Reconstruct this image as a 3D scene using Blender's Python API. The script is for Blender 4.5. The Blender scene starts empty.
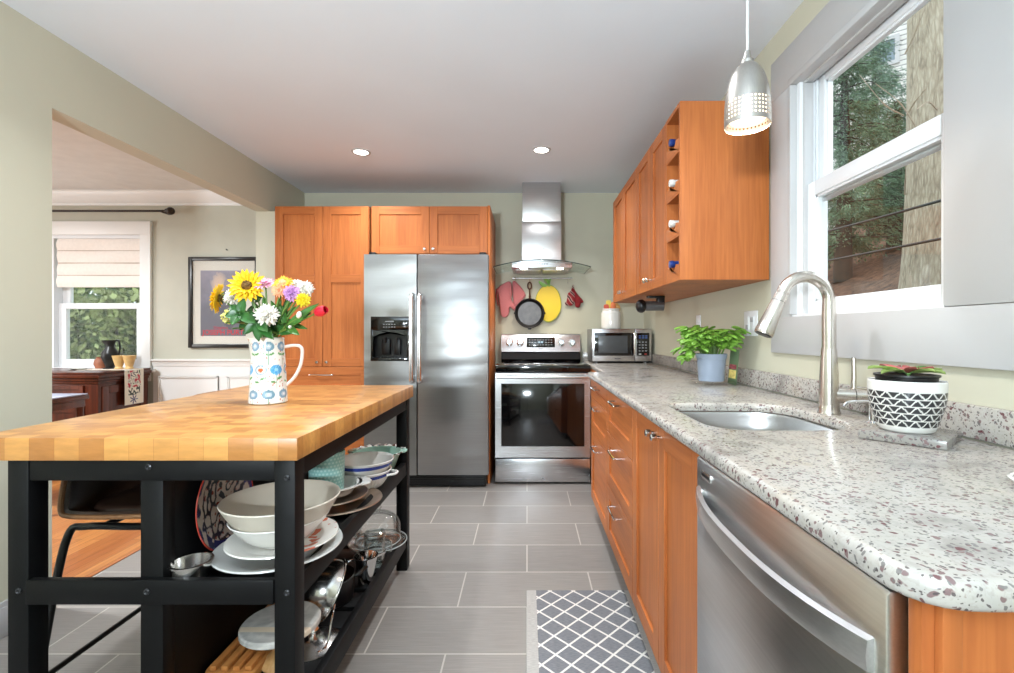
import bpy, bmesh, math, random
from math import sin, cos, pi, radians, atan2, sqrt
from mathutils import Vector, Matrix, noise

scene = bpy.context.scene
col = scene.collection

def C(r, g, b, a=1.0):
    f = lambda c: (c/255/12.92) if c/255 <= 0.04045 else ((c/255+0.055)/1.055)**2.4
    return (f(r), f(g), f(b), a)

# ------------------------------------------------------------------ camera
cam_d = bpy.data.cameras.new('camera')
cam_d.sensor_width = 36.0
cam_d.lens = 36.0*479/1014
cam_d.clip_start = 0.02
cam = bpy.data.objects.new('camera', cam_d)
col.objects.link(cam)
cam.location = (0, 0, 1.16)
cam.rotation_euler = (radians(90), 0, 0)
cam_d.shift_x = -20/1014
cam_d.shift_y = -3/1014
scene.camera = cam

# ------------------------------------------------------------------ exposure, world
scene.view_settings.view_transform = 'Standard'
scene.view_settings.look = 'None'
scene.view_settings.gamma = 1.0
scene.view_settings.use_curve_mapping = False
scene.view_settings.exposure = 0.0

world = bpy.data.worlds.new('overcast_sky')
scene.world = world
world.use_nodes = True
wn = world.node_tree
wn.nodes.clear()
wo = wn.nodes.new('ShaderNodeOutputWorld')
wb = wn.nodes.new('ShaderNodeBackground')
wb.inputs[0].default_value = (0.86, 0.93, 1.0, 1)
wb.inputs[1].default_value = 2.4
wn.links.new(wb.outputs[0], wo.inputs[0])

def area(name, loc, rot, sx, sy, power, color=(1, 1, 1), parent=None, spread=180, shape='RECTANGLE'):
    d = bpy.data.lights.new(name, 'AREA')
    d.shape = shape
    d.size = sx
    if shape in ('RECTANGLE', 'ELLIPSE'):
        d.size_y = sy
    d.energy = power
    d.color = color
    d.spread = radians(spread)
    o = bpy.data.objects.new(name, d)
    o.location = loc
    o.rotation_euler = rot
    o.parent = parent
    col.objects.link(o)
    return o

P_DOWN, P_UP, P_DIN, P_PEND, P_HOOD = 10.5, 158.0, 50.0, 2.5, 2.0
# added fill light by the dining side wall, which has no window
area('dining_fill_light', (-5.46, 2.4, 1.45), (radians(90), 0, radians(-90)), 1.8, 1.5, P_DIN, (0.97, 0.98, 1))

# ------------------------------------------------------------------ materials
def newmat(name):
    m = bpy.data.materials.new(name)
    m.use_nodes = True
    nt = m.node_tree
    return m, nt, nt.nodes['Principled BSDF']

def nd(nt, typ, ins=None, **props):
    n = nt.nodes.new(typ)
    for k, v in props.items():
        setattr(n, k, v)
    for k, v in (ins or {}).items():
        s = n.inputs[k]
        if isinstance(v, bpy.types.NodeSocket):
            nt.links.new(v, s)
        else:
            s.default_value = v
    return n

def ramp(nt, fac, stops, interp='LINEAR'):
    n = nt.nodes.new('ShaderNodeValToRGB')
    n.color_ramp.interpolation = interp
    e = n.color_ramp.elements
    while len(e) < len(stops):
        e.new(0.5)
    for i, (p, c) in enumerate(stops):
        e[i].position = p
        e[i].color = c if len(c) == 4 else (*c, 1)
    nt.links.new(fac, n.inputs[0])
    return n.outputs[0]

def mixc(nt, fac, a, b, mode='MIX'):
    n = nt.nodes.new('ShaderNodeMix')
    n.data_type = 'RGBA'
    n.blend_type = mode
    for s, v in ((n.inputs[0], fac), (n.inputs[6], a), (n.inputs[7], b)):
        if isinstance(v, bpy.types.NodeSocket):
            nt.links.new(v, s)
        else:
            s.default_value = v
    return n.outputs[2]

def mth(nt, op, a, b=None, c=None):
    n = nt.nodes.new('ShaderNodeMath')
    n.operation = op
    for i, v in enumerate((a, b, c)):
        if v is None:
            continue
        if isinstance(v, bpy.types.NodeSocket):
            nt.links.new(v, n.inputs[i])
        else:
            n.inputs[i].default_value = v
    return n.outputs[0]

def objco(nt, scale=(1, 1, 1), loc=(0, 0, 0), rot=(0, 0, 0)):
    t = nt.nodes.new('ShaderNodeTexCoord')
    mp = nd(nt, 'ShaderNodeMapping', {'Vector': t.outputs['Object'], 'Scale': scale, 'Location': loc, 'Rotation': rot})
    return mp.outputs[0]

def bumpn(nt, p, h, strength, dist=0.01):
    b = nd(nt, 'ShaderNodeBump', {'Height': h, 'Strength': strength, 'Distance': dist})
    nt.links.new(b.outputs[0], p.inputs['Normal'])

def mat(name, c, rough=0.5, metal=0.0, var=0.06, vs=9.0, coat=0.0, bump=0.0, spec=None, sub=0.0):
    m, nt, p = newmat(name)
    co = objco(nt)
    nz = nd(nt, 'ShaderNodeTexNoise', {'Vector': co, 'Scale': vs, 'Detail': 4.0})
    d = tuple(x*(1-var) for x in c[:3])
    l = tuple(min(1, x*(1+var)) for x in c[:3])
    nt.links.new(ramp(nt, nz.outputs[0], [(0.3, d), (0.7, l)]), p.inputs['Base Color'])
    p.inputs['Roughness'].default_value = rough
    p.inputs['Metallic'].default_value = metal
    p.inputs['Coat Weight'].default_value = coat
    p.inputs['Coat Roughness'].default_value = 0.1
    if spec is not None:
        p.inputs['Specular IOR Level'].default_value = spec
    if bump:
        n2 = nd(nt, 'ShaderNodeTexNoise', {'Vector': co, 'Scale': vs*12, 'Detail': 3.0})
        bumpn(nt, p, n2.outputs[0], bump, 0.004)
    return m

def wood(name, light, dark, axis=2, fine=90, stretch=0.05, rough=0.42, coat=0.0, patch=0.5):
    m, nt, p = newmat(name)
    sc = [1, 1, 1]
    sc[axis] = stretch
    t = nt.nodes.new('ShaderNodeTexCoord')
    inf = nt.nodes.new('ShaderNodeObjectInfo')
    off = mth(nt, 'MULTIPLY', inf.outputs['Random'], 37.0)
    add = nd(nt, 'ShaderNodeVectorMath', {0: t.outputs['Object'], 1: off}, operation='ADD')
    mp = nd(nt, 'ShaderNodeMapping', {'Vector': add.outputs[0], 'Scale': sc})
    a = nd(nt, 'ShaderNodeTexNoise', {'Vector': mp.outputs[0], 'Scale': fine, 'Detail': 5.0, 'Distortion': 0.4})
    b = nd(nt, 'ShaderNodeTexNoise', {'Vector': mp.outputs[0], 'Scale': fine*0.11, 'Detail': 3.0, 'Distortion': 0.8})
    f = mth(nt, 'ADD', mth(nt, 'MULTIPLY', a.outputs[0], 1-patch), mth(nt, 'MULTIPLY', b.outputs[0], patch))
    nt.links.new(ramp(nt, f, [(0.33, dark), (0.66, light)]), p.inputs['Base Color'])
    p.inputs['Roughness'].default_value = rough
    p.inputs['Coat Weight'].default_value = coat
    p.inputs['Coat Roughness'].default_value = 0.15
    p.inputs['Specular IOR Level'].default_value = 0.3
    bumpn(nt, p, a.outputs[0], 0.05, 0.002)
    return m

def steel(name, c=(0.62, 0.62, 0.63), rough=0.27, axis=0, wavy=0.0, aniso=0.0):
    m, nt, p = newmat(name)
    sc = [260, 260, 260]
    sc[axis] = 3
    n1 = nd(nt, 'ShaderNodeTexNoise', {'Vector': objco(nt, sc), 'Scale': 1.0, 'Detail': 3.0})
    nt.links.new(ramp(nt, n1.outputs[0], [(0.3, tuple(x*0.95 for x in c)), (0.7, tuple(min(1, x*1.04) for x in c))]), p.inputs['Base Color'])
    r = nd(nt, 'ShaderNodeMapRange', {'Value': n1.outputs[0], 'To Min': rough*0.96, 'To Max': rough*1.04})
    nt.links.new(r.outputs[0], p.inputs['Roughness'])
    p.inputs['Metallic'].default_value = 1.0
    if aniso:
        p.inputs['Anisotropic'].default_value = aniso
        tg_ = nd(nt, 'ShaderNodeTangent', direction_type='RADIAL', axis='Z')
        nt.links.new(tg_.outputs[0], p.inputs['Tangent'])
    if wavy:
        n2 = nd(nt, 'ShaderNodeTexNoise', {'Vector': objco(nt, (0.8, 0.8, 3.2)), 'Scale': 1.6, 'Detail': 1.0})
        bumpn(nt, p, n2.outputs[0], wavy, 0.05)
    return m

def thin_glass(name, tint=(0.97, 0.99, 0.98), gloss=0.10, rough=0.0):
    m, nt, p = newmat(name)
    nt.nodes.remove(p)
    out = [n for n in nt.nodes if n.type == 'OUTPUT_MATERIAL'][0]
    tr = nd(nt, 'ShaderNodeBsdfTransparent', {'Color': (*tint, 1)})
    gl = nd(nt, 'ShaderNodeBsdfGlossy', {'Color': (1, 1, 1, 1), 'Roughness': rough})
    lw = nd(nt, 'ShaderNodeLayerWeight', {'Blend': 0.25})
    f = nd(nt, 'ShaderNodeMapRange', {'Value': lw.outputs['Fresnel'], 'To Min': gloss*0.4, 'To Max': min(1, gloss*5)})
    mx = nd(nt, 'ShaderNodeMixShader', {0: f.outputs[0], 1: tr.outputs[0], 2: gl.outputs[0]})
    nt.links.new(mx.outputs[0], out.inputs[0])
    return m

def emit(name, c, s):
    m, nt, p = newmat(name)
    p.inputs['Base Color'].default_value = (*c, 1)
    p.inputs['Emission Color'].default_value = (*c, 1)
    p.inputs['Emission Strength'].default_value = s
    return m

def painted(name, rough=0.4, coat=0.0, metal=0.0):
    m, nt, p = newmat(name)
    a = nd(nt, 'ShaderNodeAttribute', attribute_name='paint')
    nt.links.new(a.outputs['Color'], p.inputs['Base Color'])
    p.inputs['Roughness'].default_value = rough
    p.inputs['Metallic'].default_value = metal
    p.inputs['Coat Weight'].default_value = coat
    return m

def granite(name, k=1.0):
    m, nt, p = newmat(name)
    t = nt.nodes.new('ShaderNodeTexCoord')
    o = t.outputs['Object']
    w = nd(nt, 'ShaderNodeTexNoise', {'Vector': o, 'Scale': 45.0, 'Detail': 3.0})
    wv = nd(nt, 'ShaderNodeVectorMath', {0: w.outputs[1], 'Scale': 0.022}, operation='SCALE')
    ov = nd(nt, 'ShaderNodeVectorMath', {0: o, 1: wv.outputs[0]}, operation='ADD').outputs[0]
    big = nd(nt, 'ShaderNodeTexNoise', {'Vector': o, 'Scale': 7.0, 'Detail': 5.0, 'Roughness': 0.65})
    base = ramp(nt, big.outputs[0], [(p_, tuple(x*k for x in c_[:3])) for p_, c_ in ((0.30, C(132, 128, 122)), (0.46, C(174, 170, 163)), (0.60, C(180, 174, 164)), (0.76, C(164, 152, 135)))])
    fine = nd(nt, 'ShaderNodeTexNoise', {'Vector': ov, 'Scale': 120.0, 'Detail': 4.0, 'Roughness': 0.7})
    base = mixc(nt, ramp(nt, fine.outputs[0], [(0.38, (0.45,)*3), (0.50, (0, 0, 0))]), base, C(150, 144, 138))
    def spots(scale, stretch, size, thr, colr, b):
        mp = nd(nt, 'ShaderNodeMapping', {'Vector': ov, 'Scale': stretch, 'Location': (scale*0.013, scale*0.007, 0)})
        v = nd(nt, 'ShaderNodeTexVoronoi', {'Vector': mp.outputs[0], 'Scale': scale, 'Randomness': 1.0})
        sx = nd(nt, 'ShaderNodeSeparateColor', {0: v.outputs['Color']})
        on = mth(nt, 'GREATER_THAN', sx.outputs[0], thr)
        sz = mth(nt, 'MULTIPLY_ADD', sx.outputs[1], size*0.6, size*0.5)
        ins = nd(nt, 'ShaderNodeMapRange', {'Value': mth(nt, 'SUBTRACT', sz, v.outputs['Distance']), 'From Min': 0.0, 'From Max': 0.09})
        return mixc(nt, mth(nt, 'MULTIPLY', mth(nt, 'MULTIPLY', on, ins.outputs[0]), 0.92), b, colr)
    base = spots(95.0, (1, 1.0, 1), 0.46, 0.58, C(116, 92, 92), base)
    base = spots(120.0, (1, 1.2, 1), 0.46, 0.62, C(112, 108, 106), base)
    base = spots(66.0, (1, 1.1, 1), 0.36, 0.76, C(98, 56, 60), base)
    base = spots(190.0, (1, 1, 1), 0.42, 0.66, C(84, 76, 76), base)
    nt.links.new(base, p.inputs['Base Color'])
    p.inputs['Roughness'].default_value = 0.24
    p.inputs['Coat Weight'].default_value = 0.15
    p.inputs['Coat Roughness'].default_value = 0.06
    return m

def planks(name, w, h, c1, c2, mortar, ms=0.002, off=0.5, freq=2, loc=(0, 0, 0), rot=(0, 0, 0), stretch=(3, 120, 1), rough=0.4, streak=0.35, coat=0.0, bias=0.0, grain_d=None, bump=0.3):
    m, nt, p = newmat(name)
    v = objco(nt, (1, 1, 1), loc, rot)
    br = nd(nt, 'ShaderNodeTexBrick', {'Vector': v, 'Color1': c1, 'Color2': c2, 'Mortar': mortar, 'Scale': 1.0, 'Mortar Size': ms,
                                        'Mortar Smooth': 0.1, 'Bias': bias, 'Brick Width': w, 'Row Height': h}, offset=off, offset_frequency=freq)
    mp = nd(nt, 'ShaderNodeMapping', {'Vector': v, 'Scale': stretch})
    n = nd(nt, 'ShaderNodeTexNoise', {'Vector': mp.outputs[0], 'Scale': 1.0, 'Detail': 5.0, 'Roughness': 0.6})
    g = ramp(nt, n.outputs[0], [(0.25, grain_d or (1-streak,)*3), (0.75, (1+streak*0.5,)*3)])
    colr = mixc(nt, 1.0, br.outputs['Color'], g, 'MULTIPLY')
    colr = mixc(nt, br.outputs['Fac'], colr, mortar)
    nt.links.new(colr, p.inputs['Base Color'])
    p.inputs['Roughness'].default_value = rough
    p.inputs['Coat Weight'].default_value = coat
    if bump:
        bumpn(nt, p, mth(nt, 'SUBTRACT', 1.0, br.outputs['Fac']), bump, 0.002)
    return m

M = {}
M['wall'] = mat('sage_wall_paint', C(194, 191, 171), 0.6, var=0.02, vs=2, bump=0.03)
M['dwall'] = mat('dining_wall_paint', C(186, 185, 170), 0.6, var=0.04, vs=5, bump=0.05)
M['ceil'] = mat('ceiling_paint', C(226, 233, 241), 0.7, var=0.015, vs=2)
M['dceil'] = mat('textured_ceiling', C(218, 217, 214), 0.8, var=0.04, vs=10, bump=0.4)
M['white'] = mat('white_trim_paint', C(186, 186, 186), 0.35, var=0.015, vs=4)
M['white2'] = mat('dining_trim_paint', C(234, 234, 232), 0.4, var=0.02, vs=4)
M['vinyl'] = mat('white_vinyl', C(226, 228, 230), 0.3, var=0.01)
M['cab'] = wood('cherry_wood_vertical', C(196, 117, 62), C(163, 90, 45), 2)
M['cabh'] = wood('cherry_wood_horizontal', C(196, 117, 62), C(163, 90, 45), 0)
M['cabin'] = mat('cabinet_interior', C(176, 112, 66), 0.5)
M['steel'] = steel('brushed_steel', axis=0)
M['steelv'] = steel('brushed_steel_vertical', c=(0.56, 0.56, 0.56), axis=0, rough=0.34, aniso=0.7)
M['fsteel'] = steel('fridge_steel', c=(0.38, 0.38, 0.38), rough=0.33, axis=0, wavy=0.35, aniso=0.4)
M['dsteel'] = steel('dishwasher_steel', c=(0.74, 0.73, 0.72), rough=0.28, axis=0, wavy=0.12)
M['nickel'] = steel('brushed_nickel', c=(0.66, 0.62, 0.57), rough=0.24, axis=2)
M['chrome'] = mat('polished_chrome', (0.78, 0.78, 0.78, 1), 0.09, 1.0, var=0.02)
M['black'] = mat('black_plastic', C(16, 16, 17), 0.35, var=0.1)
M['blackgl'] = mat('black_ceramic_glass', C(10, 10, 11), 0.06, var=0.1, coat=0.5)
M['iron'] = mat('cast_iron', C(30, 30, 32), 0.45, 0.3, var=0.2, vs=30, bump=0.1)
M['frame'] = mat('black_painted_wood', C(8, 8, 9), 0.5, var=0.3, vs=14, bump=0.05, spec=0.25)
M['granite'] = granite('speckled_granite')
M['granite2'] = granite('grey_granite_offcut', 0.62)
M['tile'] = planks('grey_linear_tile', 0.59, 0.298, C(144, 138, 132), C(134, 129, 124), C(184, 177, 168), 0.0032, loc=(0.295, -1.734, 0), stretch=(7, 170, 1), rough=0.34, streak=0.20)
M['plank'] = planks('orange_oak_floor', 0.9, 0.057, C(196, 132, 74), C(168, 100, 52), C(90, 52, 26), 0.0012, 0.37, rot=(0, 0, pi/2), stretch=(4, 90, 1), rough=0.28, streak=0.3, coat=0.2)
M['block'] = planks('butcher_block', 0.062, 0.034, C(206, 148, 80), C(164, 104, 50), C(148, 90, 42), 0.0004, 0.37, 3, stretch=(14, 170, 60), rough=0.34, streak=0.24, coat=0.15, bias=-0.15, bump=0.0)
M['glass'] = thin_glass('window_glass', gloss=0.012)
M['cglass'] = thin_glass('clear_glass', (0.97, 0.985, 0.98), 0.12)
M['hglass'] = thin_glass('hood_glass', (0.90, 0.95, 0.93), 0.12)
M['gedge'] = mat('glass_edge', C(58, 72, 68), 0.1, var=0.05)
M['porc'] = mat('white_porcelain', C(226, 224, 218), 0.14, var=0.02, coat=0.5)
M['porcg'] = mat('grey_white_stoneware', C(206, 206, 202), 0.2, var=0.03, coat=0.4)
M['cream'] = mat('cream_stoneware', C(208, 198, 182), 0.3, var=0.04, coat=0.2)
M['leather'] = mat('dark_brown_leather', C(52, 36, 28), 0.34, var=0.25, vs=25, bump=0.15)
M['tan'] = mat('tan_leather_edge', C(128, 88, 54), 0.45, var=0.2)
M['leaf'] = mat('leaf_green', C(62, 108, 40), 0.4, var=0.35, vs=30)
M['basil'] = mat('basil_green', C(118, 164, 62), 0.42, var=0.4, vs=35)
M['stemg'] = mat('stem_green', C(96, 130, 56), 0.5, var=0.2)
M['paint'] = painted('glazed_paint', 0.25, 0.3)
M['paintm'] = painted('matte_paint', 0.7)
# ------------------------------------------------------------------ mesh helpers
class B:
    def __init__(s):
        s.bm = bmesh.new()
    def add(s, t, mi=0, mx=None, recalc=True):
        if recalc:
            bmesh.ops.recalc_face_normals(t, faces=t.faces[:])
        vm = {}
        for v in t.verts:
            vm[v] = s.bm.verts.new(mx @ v.co if mx else v.co)
        flip = mx is not None and mx.determinant() < 0
        for f in t.faces:
            vs = [vm[v] for v in f.verts]
            if flip:
                vs.reverse()
            try:
                n = s.bm.faces.new(vs)
                n.material_index = mi
            except ValueError:
                pass
        t.free()
        return s
    def box(s, x0, x1, y0, y1, z0, z1, bev=0.0, mi=0, mx=None, seg=2):
        t = bmesh.new()
        bmesh.ops.create_cube(t, size=1)
        for v in t.verts:
            v.co = Vector((x0 if v.co.x < 0 else x1, y0 if v.co.y < 0 else y1, z0 if v.co.z < 0 else z1))
        if bev:
            bmesh.ops.bevel(t, geom=t.edges[:], offset=bev, segments=seg, affect='EDGES', profile=0.5)
        return s.add(t, mi, mx)
    def tube(s, pts, r, seg=10, closed=False, mi=0, mx=None, flat=None):
        pts = [Vector(p) for p in pts]
        n = len(pts)
        rs = r if isinstance(r, (list, tuple)) else [r]*n
        t = bmesh.new()
        tan = []
        for i in range(n):
            a = pts[(i-1) % n] if (closed or i > 0) else pts[i]
            b = pts[(i+1) % n] if (closed or i < n-1) else pts[i]
            d = b-a
            tan.append(d.normalized() if d.length > 1e-9 else Vector((0, 0, 1)))
        up = Vector((0, 0, 1)) if abs(tan[0].z) < 0.9 else Vector((1, 0, 0))
        u = tan[0].cross(up).normalized()
        rings = []
        for i in range(n):
            u = (u - tan[i]*u.dot(tan[i])).normalized()
            w = tan[i].cross(u)
            fl = flat or 1.0
            rings.append([t.verts.new(pts[i] + (u*cos(2*pi*k/seg) + w*sin(2*pi*k/seg)*fl)*rs[i]) for k in range(seg)])
        for i in range(n if closed else n-1):
            a, b = rings[i], rings[(i+1) % n]
            for k in range(seg):
                t.faces.new((a[k], a[(k+1) % seg], b[(k+1) % seg], b[k]))
        if not closed:
            t.faces.new(rings[0][::-1])
            t.faces.new(rings[-1])
        return s.add(t, mi, mx)
    def cyl(s, p0, p1, r0, r1=None, seg=20, mi=0, mx=None):
        return s.tube([p0, p1], [r0, r0 if r1 is None else r1], seg, mi=mi, mx=mx)
    def lathe(s, prof, seg=40, c=(0, 0, 0), mi=0, mx=None, sx=1, sy=1, closed=False):
        t = bmesh.new()
        rows = []
        for (r, z) in prof:
            if r < 1e-6:
                rows.append([t.verts.new((c[0], c[1], c[2]+z))])
            else:
                rows.append([t.verts.new((c[0]+r*cos(2*pi*k/seg)*sx, c[1]+r*sin(2*pi*k/seg)*sy, c[2]+z)) for k in range(seg)])
        prs = list(zip(rows[:-1], rows[1:]))
        if closed:
            prs.append((rows[-1], rows[0]))
        for a, b in prs:
            for k in range(seg):
                k2 = (k+1) % seg
                if len(a) == 1 and len(b) == 1:
                    continue
                if len(a) == 1:
                    t.faces.new((a[0], b[k2], b[k]))
                elif len(b) == 1:
                    t.faces.new((a[k], a[k2], b[0]))
                else:
                    t.faces.new((a[k], a[k2], b[k2], b[k]))
        return s.add(t, mi, mx)
    def ball(s, c, r, seg=16, mi=0, mx=None):
        rx, ry, rz = r if isinstance(r, (tuple, list)) else (r, r, r)
        n = max(6, seg//2)
        prof = [(sin(pi*i/n), -cos(pi*i/n)) for i in range(n+1)]
        prof[0] = (0, -1)
        prof[-1] = (0, 1)
        m2 = Matrix.Translation(c) @ Matrix.Diagonal((rx, ry, rz, 1))
        return s.lathe(prof, seg, mi=mi, mx=(mx @ m2) if mx else m2)
    def prism(s, poly, axis, a, b, bev=0.0, mi=0, mx=None, seg=2):
        t = bmesh.new()
        def P(p, h):
            q = [p[0], p[1]]
            q.insert(axis, h)
            return Vector(q)
        v0 = [t.verts.new(P(p, a)) for p in poly]
        v1 = [t.verts.new(P(p, b)) for p in poly]
        n = len(poly)
        f0 = t.faces.new(v0)
        f1 = t.faces.new(v1[::-1])
        for i in range(n):
            t.faces.new((v0[i], v1[i], v1[(i+1) % n], v0[(i+1) % n]))
        if bev:
            bmesh.ops.bevel(t, geom=list(f0.edges)+list(f1.edges), offset=bev, segments=seg, affect='EDGES', profile=0.5)
        bmesh.ops.triangulate(t, faces=[f for f in t.faces if len(f.verts) > 4])
        return s.add(t, mi, mx)
    def sheet(s, fn, nu, nv, thick=0.0, mi=0, mx=None, wrap=False):
        t = bmesh.new()
        g = [[t.verts.new(fn(i/nu, j/nv)) for j in range(nv+1)] for i in range(nu if wrap else nu+1)]
        fs = []
        for i in range(nu):
            for j in range(nv):
                i2 = (i+1) % len(g)
                fs.append(t.faces.new((g[i][j], g[i2][j], g[i2][j+1], g[i][j+1])))
        bmesh.ops.recalc_face_normals(t, faces=t.faces[:])
        if thick:
            bmesh.ops.solidify(t, geom=t.faces[:], thickness=thick)
        return s.add(t, mi, mx, recalc=bool(thick))
    def pillow(s, poly, t, mi=0, mx=None, steps=((0.0, 0.25), (0.006, 0.8), (0.016, 1.0))):
        """a soft padded shape: outline in x/z, thickness along y"""
        tb = bmesh.new()
        n = len(poly)
        def inset(d):
            out = []
            for i in range(n):
                p0, p1, p2 = Vector(poly[i-1]), Vector(poly[i]), Vector(poly[(i+1) % n])
                e = ((p1-p0).normalized() + (p2-p1).normalized())
                e = e.normalized() if e.length > 1e-6 else (p2-p1).normalized()
                out.append(p1 + Vector((-e.y, e.x))*d)
            return out
        ar = sum(poly[i-1][0]*poly[i][1]-poly[i][0]*poly[i-1][1] for i in range(n))
        sg = 1 if ar > 0 else -1
        rings = []
        for d, k in reversed(steps):
            rings.append([tb.verts.new((p.x, -t*k/2, p.y)) for p in inset(d*sg)])
        for d, k in steps:
            rings.append([tb.verts.new((p.x, t*k/2, p.y)) for p in inset(d*sg)])
        for a, b in zip(rings[:-1], rings[1:]):
            for i in range(n):
                tb.faces.new((a[i], a[(i+1) % n], b[(i+1) % n], b[i]))
        for r in (rings[0], rings[-1]):
            f = tb.faces.new(r)
            bmesh.ops.triangulate(tb, faces=[f])
        return s.add(tb, mi, mx)
    def build(s, name, mats, parent=None, loc=None, smooth=True, angle=38, rot=None):
        me = bpy.data.meshes.new(name)
        s.bm.to_mesh(me)
        s.bm.free()
        for m in (mats if isinstance(mats, (list, tuple)) else [mats]):
            me.materials.append(M[m] if isinstance(m, str) else m)
        if smooth:
            me.polygons.foreach_set('use_smooth', [True]*len(me.polygons))
            me.set_sharp_from_angle(angle=radians(angle))
        o = bpy.data.objects.new(name, me)
        col.objects.link(o)
        o.parent = parent
        if loc is not None:
            o.location = loc
        if rot is not None:
            o.rotation_euler = rot
        return o

def paint(o, fn):
    me = o.data
    a = me.color_attributes.new('paint', 'FLOAT_COLOR', 'POINT')
    buf = []
    for v in me.vertices:
        c = fn(v.co)
        buf.extend((c[0], c[1], c[2], 1.0))
    a.data.foreach_set('color', buf)
    return o

def tag(o, label, cat, group=None, kind=None):
    o['label'] = label
    o['category'] = cat
    if group:
        o['group'] = group
    if kind:
        o['kind'] = kind
    return o

def thing(name, label, cat, loc=(0, 0, 0), rz=0.0, group=None):
    o = bpy.data.objects.new(name, None)
    o.empty_display_size = 0.1
    col.objects.link(o)
    o.location = loc
    o.rotation_euler = (0, 0, rz)
    return tag(o, label, cat, group)

def struct(o):
    o['kind'] = 'structure'
    return o

def dup(root, loc, rz, label, group=None):
    r = root.copy()
    col.objects.link(r)
    r.location = loc
    if rz is not None:
        r.rotation_euler = (0, 0, rz)
    r['label'] = label
    if group:
        r['group'] = group
    for ch in list(root.children):
        c = ch.copy()
        col.objects.link(c)
        c.parent = r
        for g in list(ch.children):
            d = g.copy()
            col.objects.link(d)
            d.parent = c
    return r

def smoothpath(pts, n=8, closed=False):
    pts = [Vector(p) for p in pts]
    m = len(pts)
    out = []
    rng = m if closed else m-1
    for i in range(rng):
        p1, p2 = pts[i], pts[(i+1) % m]
        p0 = pts[i-1] if (closed or i > 0) else p1*2-p2
        p3 = pts[(i+2) % m] if (closed or i < m-2) else p2*2-p1
        for k in range(n):
            t = k/n
            out.append(0.5*((2*p1) + (p2-p0)*t + (2*p0-5*p1+4*p2-p3)*t*t + (3*p1-p0-3*p2+p3)*t**3))
    if not closed:
        out.append(pts[-1])
    return out

def smooth2(pts, n=6):
    return [(p.x, p.y) for p in smoothpath([(a, b, 0) for a, b in pts], n, True)]

def rrect(x0, x1, y0, y1, r, n=6):
    out = []
    for cx, cy, a in ((x1-r, y1-r, 0), (x0+r, y1-r, 90), (x0+r, y0+r, 180), (x1-r, y0+r, 270)):
        for k in range(n+1):
            t = radians(a+90*k/n)
            out.append((cx+r*cos(t), cy+r*sin(t)))
    return out

def circ(r, n=24, cx=0, cy=0):
    return [(cx+r*cos(2*pi*k/n), cy+r*sin(2*pi*k/n)) for k in range(n)]

def text_part(name, body, size, m, parent, loc, rot, extrude=0.0006, align='CENTER', bold=0.0):
    cu = bpy.data.curves.new(name, 'FONT')
    cu.body = body
    cu.size = size
    cu.extrude = extrude
    cu.offset = bold
    cu.align_x = align
    cu.align_y = 'CENTER'
    tmp = bpy.data.objects.new('tmp_text', cu)
    col.objects.link(tmp)
    dg = bpy.context.evaluated_depsgraph_get()
    me = bpy.data.meshes.new_from_object(tmp.evaluated_get(dg))
    bpy.data.objects.remove(tmp)
    bpy.data.curves.remove(cu)
    me.materials.clear()
    me.materials.append(M[m] if isinstance(m, str) else m)
    o = bpy.data.objects.new(name, me)
    col.objects.link(o)
    o.parent = parent
    o.location = loc
    o.rotation_euler = rot
    return o

def leafcloud(b, n, sampler, size, elong, rng, mi=0, droop=0.3, bend=True):
    """n little leaves, each a folded pair of quads, at sampler() -> (position, outward direction)"""
    t = bmesh.new()
    for _ in range(n):
        p, d = sampler()
        d = (Vector(d) + Vector((rng.uniform(-.6, .6), rng.uniform(-.6, .6), rng.uniform(-.6, .6)-droop))).normalized()
        q = Vector((rng.uniform(-1, 1), rng.uniform(-1, 1), rng.uniform(-1, 1)))
        w = d.cross(q)
        if w.length < 1e-4:
            continue
        w.normalize()
        nn = d.cross(w)
        s = size*rng.uniform(0.6, 1.3)
        a, h = s*elong*0.5, s
        p = Vector(p)
        v = [t.verts.new(x) for x in (p, p+d*h*.45+w*a+nn*a*.3, p+d*h, p+d*h*.45-w*a+nn*a*.3)]
        t.faces.new((v[0], v[1], v[2]))
        t.faces.new((v[0], v[2], v[3]))
    b.add(t, mi, recalc=False)
# ================================================================== THE ROOM
XR, XL, YB, ZC = 1.055, -2.01, 4.33, 2.43          # right wall, left wall, back wall, ceiling
YF = -2.2                                         # wall behind the camera
OY0, OY1, OZ = 2.027, 3.746, 2.115                # opening to the dining room
DXL = -5.5                                        # dining room's far side wall
WY0, WY1, WZ0, WZ1 = 1.1975, 1.887, 1.226, 2.165    # kitchen window opening
DW = (-4.33, -3.485, 0.84, 2.05)                  # dining window opening x0,x1,z0,z1

b = B(); b.box(-2.085, XR, YF, YB, -0.05, 0)
struct(b.build('floor', 'tile', smooth=False))
b = B(); b.box(DXL, -2.085, YF, YB, -0.05, 0)
struct(b.build('floor_dining', 'plank', smooth=False))
b = B(); b.box(XL-0.11, XR+0.11, YF-0.1, YB+0.16, ZC, ZC+0.1)
struct(b.build('ceiling', 'ceil', smooth=False))
b = B(); b.box(DXL-0.1, XL-0.11, YF-0.1, YB+0.16, ZC, ZC+0.1)
struct(b.build('ceiling_dining', 'dceil', smooth=False))

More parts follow.
